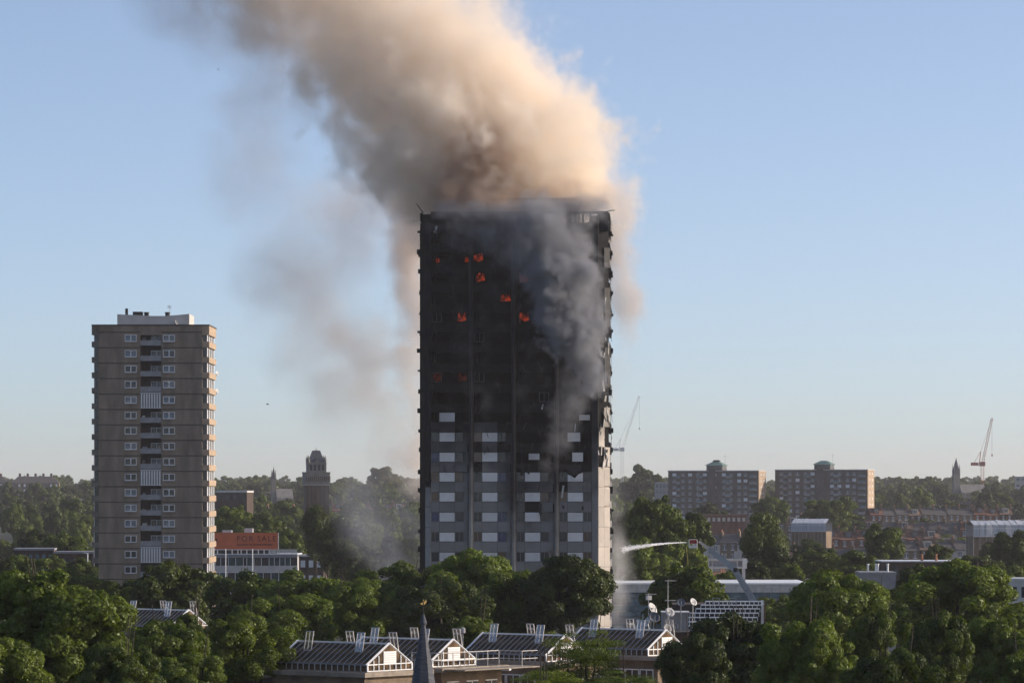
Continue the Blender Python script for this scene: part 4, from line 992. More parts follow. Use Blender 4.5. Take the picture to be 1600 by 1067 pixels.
def rooflight(apex, Y, L, label):
    p = W(apex[0], apex[1], Y); w = 4.83; rise = 1.35; low = .55
    T = thing('glazed_rooflight', label, 'rooflight', (p.x, p.y, p.z - rise - low), PHI, 'glazed rooflights on the flat roofs')
    h = w / 2; z1 = low; z2 = low + rise; sl = math.atan2(rise, h); SL = math.hypot(rise, h); rnd = random.Random(int(apex[0]))
    # frame: plinth, eaves, ridge, verges
    MB().box(-L - .05, .05, -h - .05, h + .05, -.02, .08).build('plinth', M['coping'], T)
    MB().box(-L, 0, -.07, .07, z2 - .03, z2 + .09).build('ridge_cap', M['white'], T)
    for sy in (-1, 1):
        MB().box(-L, 0, min(sy * (h - .04), sy * (h + .06)), max(sy * (h - .04), sy * (h + .06)), z1 - .06, z1 + .05).build('eaves_beam', M['bal'], T)
        for xx in (-L, 0):
            MB().tube((xx, sy * (h + .06), z1 - .04), (xx, 0, z2 + .06), .09, n=4).build('verge_board', M['white'], T)
    n = 16; bw = L / n
    pane = MB().box(.03, bw - .03, 0, SL - .06, -.03, 0).mesh('roof_pane'); pane.materials.append(M['wood'])
    bar = MB().box(-.016, .016, 0, SL - .02, -.04, .03).mesh('glazing_bar'); bar.materials.append(M['bar'])
    lp = MB().box(.03, bw - .03, -.02, .02, .08, low - .07).mesh('side_pane'); lp.materials.append(M['wood'])
    lb = MB().box(-.035, .035, -.05, .05, .08, low - .06).mesh('mullion'); lb.materials.append(M['plant'])
    for sy in (-1, 1):
        for i in range(n):
            x = -L + i * bw
            # slope frame: local y runs up the slope
            if sy < 0: o = link('roof_pane', pane, None, T, loc=(x, -h, z1 + .02), rot=(sl, 0, 0))
            else: o = link('roof_pane', pane, None, T, loc=(x + bw, h, z1 + .02), rot=(sl, 0, R(180)))
            link('side_pane', lp, None, T, loc=(x, sy * h, 0))
            if i:
                if sy < 0: link('glazing_bar', bar, None, T, loc=(x, -h, z1 + .02), rot=(sl, 0, 0))
                else: link('glazing_bar', bar, None, T, loc=(x, h, z1 + .02), rot=(sl, 0, R(180)))
                link('mullion', lb, None, T, loc=(x, sy * h, 0))
    # timber and blinds seen through the glass
    for q in range(7):
        x = -L + rnd.uniform(.5, L - 1.2); MB().box(x, x + rnd.uniform(.3, 1.0), -h * .75, -h * .75 + .06, .2, rnd.uniform(.5, .9)).build('interior_timber', M['pot'], T)
    MB().box(-L + .3, -.3, -h + .4, h - .4, -.015, .02).build('interior_floor', M['inner'], T)
    # gable ends
    for gx in (0, -L):
        sgn = 1 if gx == 0 else -1
        xo = gx + sgn * .02
        a, b = sorted((gx - sgn * .03, gx + sgn * .005))
        MB().add([(xo - .0, -h, .08), (xo, h, .08), (xo, h, z1), (xo, 0, z2 - .05), (xo, -h, z1), (xo - sgn * .05, -h, .08), (xo - sgn * .05, h, .08), (xo - sgn * .05, h, z1), (xo - sgn * .05, 0, z2 - .05), (xo - sgn * .05, -h, z1)],
                 [(0, 1, 2, 3, 4), (9, 8, 7, 6, 5), (0, 5, 6, 1), (1, 6, 7, 2), (2, 7, 8, 3), (3, 8, 9, 4), (4, 9, 5, 0)]).build('gable_glass', M['wood'], T)
        xa, xb = sorted((xo + sgn * .01, xo + sgn * .07))
        MB().box(xa, xb, -.62, .62, low + .02, low + .86).build('louvre_panel', M['white'], T)
        for q in range(5): MB().box(xa - .02, xb + .03, -.6, .6, low + .1 + q * .15, low + .13 + q * .15).build('louvre_blade', M['plant'], T)
        for y in (-1.75, -1.2, -.65, 0, .65, 1.2, 1.75):
            top = z1 + (h - abs(y)) * rise / h - .1
            if abs(y) < .6: top = low - .02
            MB().box(xa, xb, y - .03, y + .03, .08, top).build('mullion', M['white'], T)
        MB().box(xa, xb, -h, h, low - .05, low + .018).build('transom', M['white'], T)
        MB().box(xa, xb, -h, h, .06, .12).build('gable_sill', M['white'], T)
        for y in (-h, h): MB().box(xa - .01, xb + .01, y - .06, y + .06, .06, z1).build('corner_post', M['white'], T)
    # opened vents standing up from both slopes
    for (x, sy) in ((-L * .83, -1), (-L * .27, -1), (-L * .55, 1), (-L * .08, 1)):
        V = MB(); vw = .72; vl = 1.4
        q = Matrix.Translation((x, sy * h * .42, z1 + rise * .58)) @ Matrix.Rotation(R(78) * (1 if sy < 0 else -1), 4, 'X')
        yy = (0, vl) if sy < 0 else (-vl, 0)
        fr = MB()
        fr.box(0, vw, yy[0], yy[0] + .06, 0, .05, q).box(0, vw, yy[1] - .06, yy[1], 0, .05, q).box(0, .06, yy[0] + .06, yy[1] - .06, 0, .05, q).box(vw - .06, vw, yy[0] + .06, yy[1] - .06, 0, .05, q).box(vw / 2 - .02, vw / 2 + .02, yy[0] + .06, yy[1] - .06, 0, .05, q)
        fo = fr.build('open_vent', M['plant'], T)
        MB().box(.06, vw - .06, yy[0] + .06, yy[1] - .06, .02, .03, q).build('vent_glass', M['clear'], fo)
for r in RL: rooflight(*r)

def flat_roof_building():
    def block(apex, Y, x0, x1, y0, y1, lab):
        p = W(apex[0], apex[1], Y)
        T = thing('flat_roofed_block', lab, 'building', (p.x, p.y, 0), PHI, 'flat-roofed brick blocks in the foreground')
        MB().box(x0, x1, y0, y1, 0, ZR - .12).build('wall', M['brickb'], T)
        MB().box(x0 - .35, x1 + .35, y0 - .35, y1 + .35, ZR - .12, ZR - .02).build('roof', M['roofing'], T)
        for a in ((x0 - .37, x1 + .37, y0 - .37, y0 - .17), (x0 - .37, x1 + .37, y1 + .17, y1 + .37), (x0 - .37, x0 - .17, y0 - .169, y1 + .169), (x1 + .17, x1 + .37, y0 - .169, y1 + .169)):
            MB().box(*a, ZR - .26, ZR + .06).build('coping', M['coping'], T)
        MB().box(x0 + .2, x0 + (x1 - x0) * .45, y0 - .9, y0 - .001, 0, ZR - .5).build('bay', M['brickd'], T)
        MB().box(x0 + .1, x0 + (x1 - x0) * .45 + .1, y0 - 1.0, y0 - .001, ZR - .5, ZR - .3).build('bay_roof', M['coping'], T)
        rnd = random.Random(int(apex[0]))
        for f in range(4):
            zt = ZR - 1.0 - f * 3.1
            x = x0 + (x1 - x0) * .47
            while x < x1 - 1.3:
                wo = MB().box(x, x + 1.15, y0 - .05, y0 - .002, zt - 1.5, zt).build('window', M['dark_glass'] if rnd.random() < .6 else M['lglass'], T)
                MB().box(x - .06, x + 1.21, y0 - .1, y0 - .051, zt - 1.6, zt - 1.5).box(x - .06, x + 1.21, y0 - .1, y0 - .051, zt, zt + .08).box(x - .06, x, y0 - .1, y0 - .051, zt - 1.5, zt).box(x + 1.15, x + 1.21, y0 - .1, y0 - .051, zt - 1.5, zt).box(x + .55, x + .6, y0 - .1, y0 - .051, zt - 1.5, zt).build('window_frame', M['white'], wo)
                x += 1.35
            xb = x0 + .5
            while xb < x0 + (x1 - x0) * .45 - 1.2:
                wo = MB().box(xb, xb + 1.1, y0 - .95, y0 - .902, zt - 1.9, zt - .4).build('window', M['dark_glass'], T)
                MB().box(xb - .06, xb + 1.16, y0 - 1.0, y0 - .951, zt - 2.0, zt - 1.9).box(xb - .06, xb + 1.16, y0 - 1.0, y0 - .951, zt - .4, zt - .32).box(xb + .5, xb + .56, y0 - 1.0, y0 - .951, zt - 1.9, zt - .4).build('window_frame', M['white'], wo)
                xb += 1.6
            y = y0 + .6
            while y < y1 - 1.4:
                wo = MB().box(x1 + .002, x1 + .05, y, y + 1.2, zt - 1.5, zt).build('window', M['dark_glass'], T)
                MB().box(x1 + .051, x1 + .1, y - .06, y + 1.26, zt - 1.6, zt - 1.5).box(x1 + .051, x1 + .1, y - .06, y + 1.26, zt, zt + .08).box(x1 + .051, x1 + .1, y + .58, y + .63, zt - 1.5, zt).build('window_frame', M['white'], wo)
                y += 2.2
        return T
    block(RL[0][0], 297, -14.9, .6, -3.4, 3.4, 'flat-roofed brick block under the nearest rooflight, bottom left of centre')
    block(RL[1][0], 305, -9.5, 1.6, -3.3, 3.6, 'flat-roofed brick block behind the spirelet')
    block(RL[2][0], 315, -9.2, 1.4, -3.3, 3.6, 'flat-roofed brick block behind the feathery tree')
    block(RL[3][0], 325, -9.0, 1.6, -3.3, 3.6, 'flat-roofed brick block under the rightmost rooflight')
    block(RL[4][0], 377, -9.0, 1.6, -3.3, 3.6, 'flat-roofed brick block among the trees at the left')
    # guard rail round the gable of the second rooflight
    p = W(*RL[1][0], 305); G = thing('guard_rail', 'white tubular guard rail before the rooflight right of the spirelet', 'railing', (p.x, p.y, ZR), PHI)
    xs = [(-1.2, -3.2), (1.5, -3.2), (1.5, 3.4), (3.6, 3.4), (3.6, 5.2)]
    for z in (.55, 1.1):
        mb = MB()
        for a, b in zip(xs, xs[1:]): mb.tube((*a, z), (*b, z), .035, n=6)
        mb.build('rail', M['plant'], G)
    for a, b in zip(xs, xs[1:]):
        n = max(1, int((Vector(a) - Vector(b)).length / 1.2))
        for i in range(n): q = Vector(a).lerp(Vector(b), i / n); MB().tube((q.x, q.y, -.05), (q.x, q.y, 1.1), .035, n=6).build('post', M['plant'], G)
    MB().box(1.2, 3.8, -3.4, 5.4, -.1, -.02).build('walkway', M['coping'], G)
    aw = W(777, 1044, 309); A = thing('white_awning', 'thin white canopy edge between the second and third rooflights', 'canopy', (aw.x, aw.y, 0), R(-8))
    MB().box(-.95, .95, -.5, .5, aw.z - .12, aw.z + .1).build('canopy', M['white'], A); MB().box(-.3, -.24, -.4, -.34, 14.0, aw.z - .12).build('post', M['white'], A)
    MB().box(-.9, .9, .1, .5, 0, 14.0).build('canopy_wall', M['brickr'], A)
    # vent pipes and roof clutter
    for px, py, Y in ((346, 1041, 301), (405, 1033, 306)):
        q = W(px, py, Y); o = MB().lathe([(.06, -.3), (.06, .35), (.1, .35), (.1, .45)], 8, tuple(q)).build('roof_vent_pipe', M['white']); tag(o, 'left one of two white roof vent pipes left of the nearest rooflight' if px < 380 else 'right one of two white roof vent pipes left of the nearest rooflight', 'vent pipe', 'roof vent pipes')
    q = W(723, 990, 312); o = thing('weather_sensor', 'small round sensor on a thin pole between the second and third rooflights', 'sensor', (q.x, q.y, ZR))
    MB().tube((0, 0, 0), (0, 0, q.z - ZR), .03).build('pole', M['steel'], o); MB().lathe([(.05, 0), (.2, .08), (.2, .4), (.05, .5)], 10, (0, 0, q.z - ZR)).build('sensor_head', M['bal'], o)
flat_roof_building()

def spirelet():
    Y = 220; s = Y / K; base = W(661.5, 755, Y); z = lambda py: CZ - (py - HY) * s
    T = thing('slate_spirelet', 'slim dark slate spirelet with gilded weathervane in the foreground', 'spire', (base.x, Y, 0), R(6))
    hb = 13.0
    def hw(py): return .10 + (py - 975) / 92 * .52
    prof = []; py = 975
    mb = MB(); rows = []
    pyb = 755 + (CZ - hb) / s
    k = 0
    while py < pyb:
        r0 = hw(py); r1 = hw(py + 5.5)
        prof += [(r1 * 1.06, z(py + 5.5)), (r0 * 1.02, z(py))] ; py += 5.5
    pts = sorted(prof, key=lambda q: q[1])
    mb.lathe(prof[::-1][::1] if False else pts, 8); mb.build('slate_cone', M['slate'], T)
    rb = hw(pyb) * 1.05
    MB().box(-rb, rb, -rb, rb, 0, hb).build('turret', M['brickd'], T)
    MB().lathe([(.16, 0), (.19, .12), (.1, .4), (.05, .55)], 10, (0, 0, z(976))).build('lead_cap', M['slate'], T)
    v = MB().tube((0, 0, z(975)), (0, 0, z(938)), .04, .025, 8).build('vane_pole', M['black'], T)
    MB().tube((-.36, 0, z(950)), (.36, 0, z(950)), .015, n=5).tube((0, -.36, z(950)), (0, .36, z(950)), .015, n=5).build('compass_arms', M['black'], v)
    for ch, x, y in (('W', -.36, 0), ('E', .36, 0), ('N', .1, .36), ('S', -.08, -.36)):
        link('compass_letter', text_mesh(ch, .27, 'compass_letter'), M['gold'], v, loc=(x, y, z(950) - .02), rot=(R(90), 0, 0))
    zz = z(943)
    MB().add([(-.3, 0, .02), (-.08, 0, .1), (.02, 0, .34), (.1, 0, .12), (.22, 0, .30), (.30, 0, .16), (.2, 0, 0), (0, 0, -.08), (-.2, 0, -.03), (-.3, .03, .02), (-.08, .03, .1), (.02, .03, .34), (.1, .03, .12), (.22, .03, .30), (.30, .03, .16), (.2, .03, 0), (0, .03, -.08), (-.2, .03, -.03)],
             [tuple(range(8, -1, -1)), tuple(range(9, 18))] + [(i, (i + 1) % 9, 9 + (i + 1) % 9, 9 + i) for i in range(9)], Matrix.Translation((0, 0, zz)) @ Matrix.Rotation(R(35), 4, 'Z') @ Matrix.Scale(.75, 4)).build('vane_bird', M['gold'], v)
spirelet()

def roof_dishes():
    Y = 335; s = Y / K; zt = CZ - (986 - HY) * s
    c = W(1035, 755, Y)
    T = thing('plant_roof_block', 'low roof block carrying the cluster of satellite dishes', 'building', (c.x, Y, 0), 0)
    MB().box(-3.2, 3.0, -1.0, 6, 0, zt - .1).build('wall', M['brickd'], T); MB().box(-3.4, 3.2, -1.2, 6.2, zt - .1, zt).build('roof', M['roofing'], T)
    MB().box((1036 - 1035) * s, (1077 - 1035) * s, 1.5, 4.5, zt, CZ - (958 - HY) * s).build('plant_room', M['bal'], T)
    MB().box((1035 - 1035) * s, (1079 - 1035) * s, 1.3, 4.7, CZ - (958 - HY) * s, CZ - (956.5 - HY) * s).build('plant_room_roof', M['dish'], T)
    L = [(1019.5, 950, 7.6, 'dish', -55, 'largest pale satellite dish, top left of the roof cluster'), (1022, 964, 7.2, 'dishdark', -12, 'dark satellite dish just below the largest pale one'), (1010.5, 972, 8.2, 'dish', 70, 'beige satellite dish seen nearly edge-on at the left of the cluster'),
         (1046.5, 956, 6.0, 'dish', -25, 'pale grey satellite dish in front of the plant room'), (1064, 941, 5.4, 'dishdark', -5, 'small dark satellite dish high behind the plant room'), (1083.5, 940, 5.0, 'dish', -40, 'small pale satellite dish at the right end of the cluster'),
         (988.5, 980, 6.0, 'dish', -30, 'satellite dish low at the far left of the cluster'), (1043, 981, 5.6, 'dish', -30, 'satellite dish low behind the rightmost rooflight gable'), (1054, 978, 4.5, 'dishdark', -15, 'small dark satellite dish low beside the plant room')]
    for px, py, r, m, a, lab in L:
        p = W(px, py, Y - .2 + (r % 1) * 2); dish_at(p, r * s * 1.3, R(-a), lab, 'satellite dishes on the roof block', m, R(28), max(.3, p.z - zt))
    for px, py, lab, yag in ((1013.2, 926, 'shorter aerial mast left of the dishes', 1), (1043.7, 905, 'tallest aerial mast above the satellite dishes', 2), (1004.5, 958, 'short lattice mast at the left of the dishes', 0)):
        p = W(px, py, Y + 1); A = thing('aerial_mast', lab, 'aerial', (p.x, p.y, zt), R(20), 'aerial masts among the dishes')
        h = p.z - zt; MB().tube((0, 0, 0), (0, 0, h), .035, .025, 6).build('mast', M['dish'], A)
        for q in range(yag):
            z = h - .1 - q * 1.55; mb = MB().tube((-.25, 0, z), (.65, 0, z), .025, n=5)
            for i in range(6): mb.tube((-.2 + i * .16, -.22, z), (-.2 + i * .16, .22, z), .014, n=4)
            mb.build('yagi', M['plant'], A)
        if yag == 1: MB().box(-.2, .25, -.1, .1, h - .55, h - .2).build('antenna_box', M['dish'], A)
        if yag == 0:
            mb = MB()
            for i in range(6): mb.tube((-.12, 0, i * h / 6), (.12, 0, (i + 1) * h / 6), .02, n=4)
            mb.build('lattice', M['steel'], A)
    q = W(996.5, 969.5, Y - .5); o = MB().lathe([(.01, -.12), (.1, -.07), (.12, 0), (.1, .07), (.01, .12)], 10, tuple(q)).tube(q - Vector((0, 0, .1)), Vector((q.x, q.y, zt)), .02, n=5).build('roof_lamp', M['white']); tag(o, 'small round white lamp on a stalk left of the dishes', 'lamp')
    # stepped white glazing frame
    Y2 = 350; s2 = Y2 / K; c2 = W(1128, 755, Y2); Z = lambda py: CZ - (py - HY) * s2
    F = thing('stepped_glazing', 'stepped white-framed roof glazing right of the satellite dishes', 'rooflight', (c2.x, Y2, 0), R(-2))
    X = lambda px: (px - 1128) * s2
    tiers = [(1102, 1192, 939, 944.5), (1095, 1190, 944.5, 950), (1087, 1187, 950, 956.5), (1078, 1185, 956.5, 963), (1069, 1183, 963, 969.5), (1060, 1181, 969.5, 976), (1052, 1180, 976, 982.5)]
    for i, (a, b, t, u) in enumerate(tiers):
        y = -i * .42
        n = 13 if i < 3 else 14
        st = MB().box(X(a), X(b), y - .02, y + .06, Z(t) - .05, Z(t) + .02).box(X(a), X(b), y - .02, y + .42, Z(t) - .0, Z(t) + .03)
        st.build('tier_rail', M['white'], F)
        for k in range(n + 1):
            x = X(a) + (X(b) - X(a)) * k / n
            MB().box(x - .022, x + .022, y - .02, y + .05, Z(u) + .031, Z(t) - .051).build('tier_mullion', M['white'], F)
            if k < n: MB().box(x + .04, x + (X(b) - X(a)) / n - .04, y + .06, y + .09, Z(u) + .03, Z(t) - .07).build('tier_pane', M['dark_glass'], F)
    MB().box(X(1189), X(1193), -.1, .3, Z(985), Z(937.5)).build('end_post', M['white'], F)
    for px in (1113, 1139):
        x = X(px); fr = MB().box(x, x + .06, -.8, -.75, Z(948), Z(934)).box(x + .55, x + .61, -.8, -.75, Z(948), Z(934)).box(x, x + .61, -.8, -.75, Z(934), Z(933)).box(x, x + .61, -.8, -.75, Z(941), Z(940))
        fr.build('open_vent', M['steel'], F)
    MB().box(X(1050), X(1196), .1, 6, 0, Z(944)).build('wall', M['brickd'], F)
    MB().box(X(1046), X(1186), -3.4, .099, 0, Z(985)).build('lower_wall', M['brickd'], F)
roof_dishes()

def birds():
    for px, py, Y, sz, lab in ((418, 631.5, 420, .42, 'dark bird flying left of the smoke above the office building'), (341, 109, 430, .3, 'small bird high at the upper left of the smoke'), (647, 345, 520, .3, 'small bird beside the upper left corner of the burnt tower')):
        o = thing('bird', lab, 'bird', W(px, py, Y), R(20), 'birds in the sky')
        mb = MB(); mb.lathe([(.01, -.3 * sz), (.10 * sz, -.15 * sz), (.13 * sz, .05 * sz), (.07 * sz, .25 * sz), (.01, .36 * sz)], 8, (0, 0, 0), Matrix.Rotation(R(90), 4, 'Y')); mb.smooth = True; mb.build('body', M['bird'], o)
        for sy in (-1, 1):
            MB().add([(-.12 * sz, 0, .03 * sz), (.14 * sz, 0, .03 * sz), (.1 * sz, sy * .35 * sz, .2 * sz), (-.02 * sz, sy * .7 * sz, .08 * sz), (-.12 * sz, sy * .35 * sz, .18 * sz),
                      (-.12 * sz, 0, 0), (.14 * sz, 0, 0), (.1 * sz, sy * .35 * sz, .18 * sz), (-.02 * sz, sy * .7 * sz, .07 * sz), (-.12 * sz, sy * .35 * sz, .16 * sz)],
                     [(0, 1, 2, 3, 4), (9, 8, 7, 6, 5)] + [(i, 5 + i, 5 + (i + 1) % 5, (i + 1) % 5) for i in range(5)]).build('wing', M['bird'], o)
birds()

# ------------------------------------------------------------------ trees
def crown_mesh(name, seed, n, leaf, shape='round', R0=6.0, H=11.0, lobes=46):
    """leaf-sized quads gathered on lobes spread through an uneven crown; origin at the crown's middle"""
    rng = np.random.default_rng(seed)
    # lobe centres
    u = rng.normal(size=(lobes, 3)); u /= np.linalg.norm(u, axis=1)[:, None]
    rad = .30 + .60 * rng.random(lobes) ** .55
    c = u * rad[:, None]
    if shape == 'round':
        c[:, 2] = np.where(c[:, 2] < 0, c[:, 2] * .85, c[:, 2])
        sc_ = np.array([R0, R0, H / 2]); lr = (.11 + .17 * rng.random(lobes) ** 1.5) * R0
        ang = rng.random(lobes) * 6.28; skew = 1 + .16 * np.sin(np.arctan2(c[:, 1], c[:, 0]) * 2 + seed) ; c[:, :2] *= skew[:, None]
    elif shape == 'tall':
        sc_ = np.array([R0, R0, H / 2]); lr = (.28 + .2 * rng.random(lobes)) * R0; taper = 1 - .45 * np.clip(c[:, 2], 0, 1); c[:, :2] *= taper[:, None] 
    else:   # feathery: flattened tiers
        sc_ = np.array([R0, R0, H / 2]); lr = (.16 + .16 * rng.random(lobes)) * R0; c[:, 2] = np.round(c[:, 2] * 4) / 4 + rng.normal(0, .05, lobes)
    c = c * sc_
    wts = lr ** 2; k = rng.choice(lobes, n, p=wts / wts.sum())
    d = rng.normal(size=(n, 3)); d[:, 2] += .25; d /= np.linalg.norm(d, axis=1)[:, None]
    rr = lr[k] * (1 - .5 * rng.random(n) ** 2.6)
    bump = 1 + .22 * np.sin(d[:, 0] * 7 + k) * np.sin(d[:, 1] * 6 + 2 * k) * np.cos(d[:, 2] * 6)
    squash = np.array([1, 1, .78]) if shape != 'feather' else np.array([1.25, 1.25, .4])
    p = c[k] + d * (rr * bump)[:, None] * squash
    nrm = d * 1.0 + rng.normal(size=(n, 3)) * .42; nrm[:, 2] += .15; nrm /= np.linalg.norm(nrm, axis=1)[:, None]
    t = np.cross(nrm, rng.normal(size=(n, 3))); t /= np.linalg.norm(t, axis=1)[:, None]; b = np.cross(nrm, t)
    s = leaf * (.6 + .8 * rng.random(n))
    q = np.stack([p - t * s[:, None], p - b * s[:, None] * .6 + nrm * s[:, None] * .12, p + t * s[:, None], p + b * s[:, None] * .6 + nrm * s[:, None] * .12], 1).reshape(-1, 3)
    f = np.arange(n * 4).reshape(-1, 4)
    lobec = rng.random(lobes)
    attr = np.clip(.45 * lobec[k] + .75 * rng.random(n) ** 1.6, 0, 1)
    return np_mesh(name, q, f, attr)

def trunk_mesh(name, seed, H=10.0, r=.38, spread=3.2, limbs=7):
    """unit trunk: from z=0 to z=H with forking limbs that reach into the crown"""
    rnd = random.Random(seed); mb = MB(); p = Vector((0, 0, 0)); segs = 6; pts = [p]
    for i in range(segs): pts.append(Vector((rnd.uniform(-.2, .2) * i / 3, rnd.uniform(-.2, .2) * i / 3, H * (i + 1) / segs)))
    for i in range(segs): mb.tube(pts[i], pts[i + 1], r * (1.25 - .9 * i / segs) if i else r * 1.6, r * (1.25 - .9 * (i + 1) / segs), 8)
    for q in range(limbs):
        a = pts[rnd.randint(2, segs - 1)]; ang = rnd.uniform(0, 6.28); l = rnd.uniform(.6, 1.0) * spread
        m1 = a + Vector((math.cos(ang) * l * .5, math.sin(ang) * l * .5, H * .12)); m2 = m1 + Vector((math.cos(ang + .3) * l * .5, math.sin(ang + .3) * l * .5, H * .2))
        mb.tube(a, m1, r * .42, r * .3, 6).tube(m1, m2, r * .3, r * .1, 6)
    return mb.mesh(name)
CR = {}
for i in range(5): CR['near', i] = crown_mesh('crown_near', 10 + i, 72000, .155, 'round', 6, 11, 110)
for i in range(2): CR['feather', i] = crown_mesh('crown_feather', 30 + i, 30000, .115, 'feather', 6, 11, 80)
for i in range(4): CR['mid', i] = crown_mesh('crown_mid', 40 + i, 22000, .25, 'round', 6, 11, 80)
for i in range(4): CR['far', i] = crown_mesh('crown_far', 50 + i, 6500, .46, 'round', 6, 11, 48)
for i in range(2): CR['tall', i] = crown_mesh('crown_tall', 60 + i, 15000, .27, 'tall', 6, 11, 46)
TRK = [trunk_mesh('trunk', 70 + i) for i in range(3)]
for t in TRK: t.materials.append(M['bark'])
CRM = {}
def crown_of(kind, i, leaf):
    key = (kind, i, leaf)
    if key not in CRM:
        me = CR[kind, i].copy(); me.materials.append(M[leaf]); CRM[key] = me
    return CRM[key]
trnd = random.Random(77)
def tree(px, pyt, wpx, Y, kind, label, group, leaf=None, hratio=None, name='tree', i=None, rz=None, low=False):
    """crown top at photo row pyt, crown width wpx photo pixels, at depth Y"""
    s = Y / K; top = W(px, pyt, Y); g = ground(top.x, Y); w = wpx * s
    hr = hratio or trnd.uniform(.85, 1.05)
    ch = w * hr
    if low: ch = max(ch, (top.z - g) * .86)
    ch = min(ch, (top.z - g) * .95)
    n = {'near': 5, 'feather': 2, 'mid': 4, 'far': 4, 'tall': 2}[kind]
    leaf = leaf or trnd.choice({'near': ('leaf_a', 'leaf_a', 'leaf_b'), 'feather': ('leaf_b',), 'mid': ('leaf_a', 'leaf_b', 'leaf_c'), 'far': ('leaf_far', 'leaf_c', 'leaf_a'), 'tall': ('leaf_c',)}[kind])
    T = thing(name, label, 'tree', (top.x, Y, g), trnd.uniform(0, 6.28) if rz is None else rz, group)
    cz = top.z - g - ch / 2
    link('crown', crown_of(kind, trnd.randrange(n) if i is None else i, leaf), None, T, loc=(0, 0, cz), scale=(w / 10.3, w / 10.3, ch / 10.2))
    th = cz + ch * .15
    link('trunk', TRK[trnd.randrange(3)], None, T, scale=(max(.5, w / 12), max(.5, w / 12), th / 10))
    return T

NEAR = [  # px, top row, width px, Y, kind, leaf, h ratio, label
    (88, 893, 200, 265, 'near', 'leaf_a', .95, 'big round tree filling the lower left corner'),
    (20, 905, 150, 290, 'near', 'leaf_c', 1.2, 'dark tree cut off by the left edge beside the big corner tree'),
    (-10, 990, 150, 240, 'near', 'leaf_b', 1.0, 'low leafy tree at the bottom left corner'),
    (258, 970, 140, 285, 'near', 'leaf_b', .95, 'light green tree below the left rooflight'),
    (378, 958, 132, 300, 'near', 'leaf_b', .9, 'light green tree left of the nearest rooflight'),
    (190, 1000, 110, 255, 'near', 'leaf_a', 1.1, 'tree at the bottom between the corner tree and the light green one'),
    (300, 1020, 90, 275, 'near', 'leaf_a', 1.0, 'low tree in front of the flat roof end'),
    (272, 877, 140, 470, 'mid', 'leaf_c', .85, 'dark round tree at the foot of the brown tower'),
    (292, 958, 44, 350, 'near', 'leaf_a', 1.0, 'small tree before the gable of the left rooflight'),
    (195, 905, 90, 480, 'mid', 'leaf_a', .9, 'smaller tree left of the dark one at the brown tower foot'),
    (385, 893, 125, 455, 'mid', 'leaf_a', .85, 'tree in front of the office building, left of two'),
    (480, 893, 140, 440, 'mid', 'leaf_a', .85, 'tree in front of the office building, right of two'),
    (440, 925, 150, 400, 'near', 'leaf_a', .75, 'spreading tree behind the nearest rooflight'),
    (560, 905, 120, 420, 'near', 'leaf_a', .85, 'tree standing left of the trees at the burnt tower foot'),
    (628, 880, 135, 430, 'near', 'leaf_a', .95, 'leftmost tree before the burnt tower'),
    (735, 862, 170, 425, 'near', 'leaf_a', .95, 'large bright tree in front of the burnt tower'),
    (690, 905, 150, 400, 'near', 'leaf_c', .9, 'dark tree behind the spirelet'),
    (805, 892, 130, 415, 'near', 'leaf_a', 1.0, 'tree in front of the middle of the burnt tower'),
    (888, 868, 132, 410, 'near', 'leaf_c', 1.0, 'dark green tree before the right corner of the burnt tower'),
    (740, 962, 66, 330, 'near', 'leaf_b', .9, 'small light tree behind the second rooflight'),
    (915, 984, 112, 285, 'feather', 'leaf_b', .95, 'feathery tree in front of the third rooflight'),
    (850, 1046, 100, 262, 'feather', 'leaf_b', .7, 'low feathery bush at the bottom centre'),
    (975, 1046, 110, 258, 'feather', 'leaf_a', .7, 'low feathery bush right of the bottom centre'),
    (1070, 880, 120, 480, 'mid', 'leaf_b', 1.0, 'light leafy tree behind the satellite dishes'),
    (1150, 962, 180, 285, 'near', 'leaf_c', .9, 'dark tree below the stepped white glazing'),
    (1085, 992, 110, 272, 'near', 'leaf_c', 1.1, 'dark tree right of the rightmost rooflight'),
    (1255, 962, 130, 262, 'near', 'leaf_a', 1.2, 'sunlit tree right of the stepped glazing'),
    (1310, 893, 160, 340, 'near', 'leaf_a', 1.05, 'tall sunlit tree in front of the workshop building'),
    (1375, 950, 90, 300, 'near', 'leaf_a', 1.5, 'upright sunlit tree in the right foreground, left of two'),
    (1470, 958, 100, 290, 'near', 'leaf_a', 1.4, 'upright sunlit tree in the right foreground, right of two'),
    (1495, 878, 215, 385, 'near', 'leaf_a', .75, 'broad tree behind the upright ones at the right'),
    (1570, 965, 120, 300, 'near', 'leaf_a', 1.2, 'tree in the lower right corner'),
    (1400, 1015, 130, 245, 'near', 'leaf_a', 1.0, 'low tree at the bottom right between the upright ones'),
    (1600, 1020, 110, 250, 'near', 'leaf_a', 1.0, 'low tree cut off by the right edge'),
    (1372, 912, 80, 430, 'near', 'leaf_a', 1.2, 'tree hiding the foot of the workshop building'), (1440, 884, 90, 460, 'near', 'leaf_c', 1.2, 'dark tree below the long white roof edge'),
    (1195, 935, 70, 520, 'mid', 'leaf_b', .9, 'small tree against the glass-sided hall'),
    (1240, 930, 60, 510, 'mid', 'leaf_a', 1.0, 'small tree at the right end of the glass-sided hall'),
    (60, 880, 90, 600, 'mid', 'leaf_a', .9, 'tree behind the big corner tree'), (120, 892, 100, 560, 'mid', 'leaf_b', .8, 'pale tree left of the brown tower foot'), (10, 872, 80, 640, 'mid', 'leaf_a', .9, 'tree at the left edge below the brown roofs'),
]
for (px, pyt, w, Y, kind, leaf, hr, lab) in NEAR: tree(px, pyt, w, Y, kind, lab, 'trees in the foreground', leaf, hr)
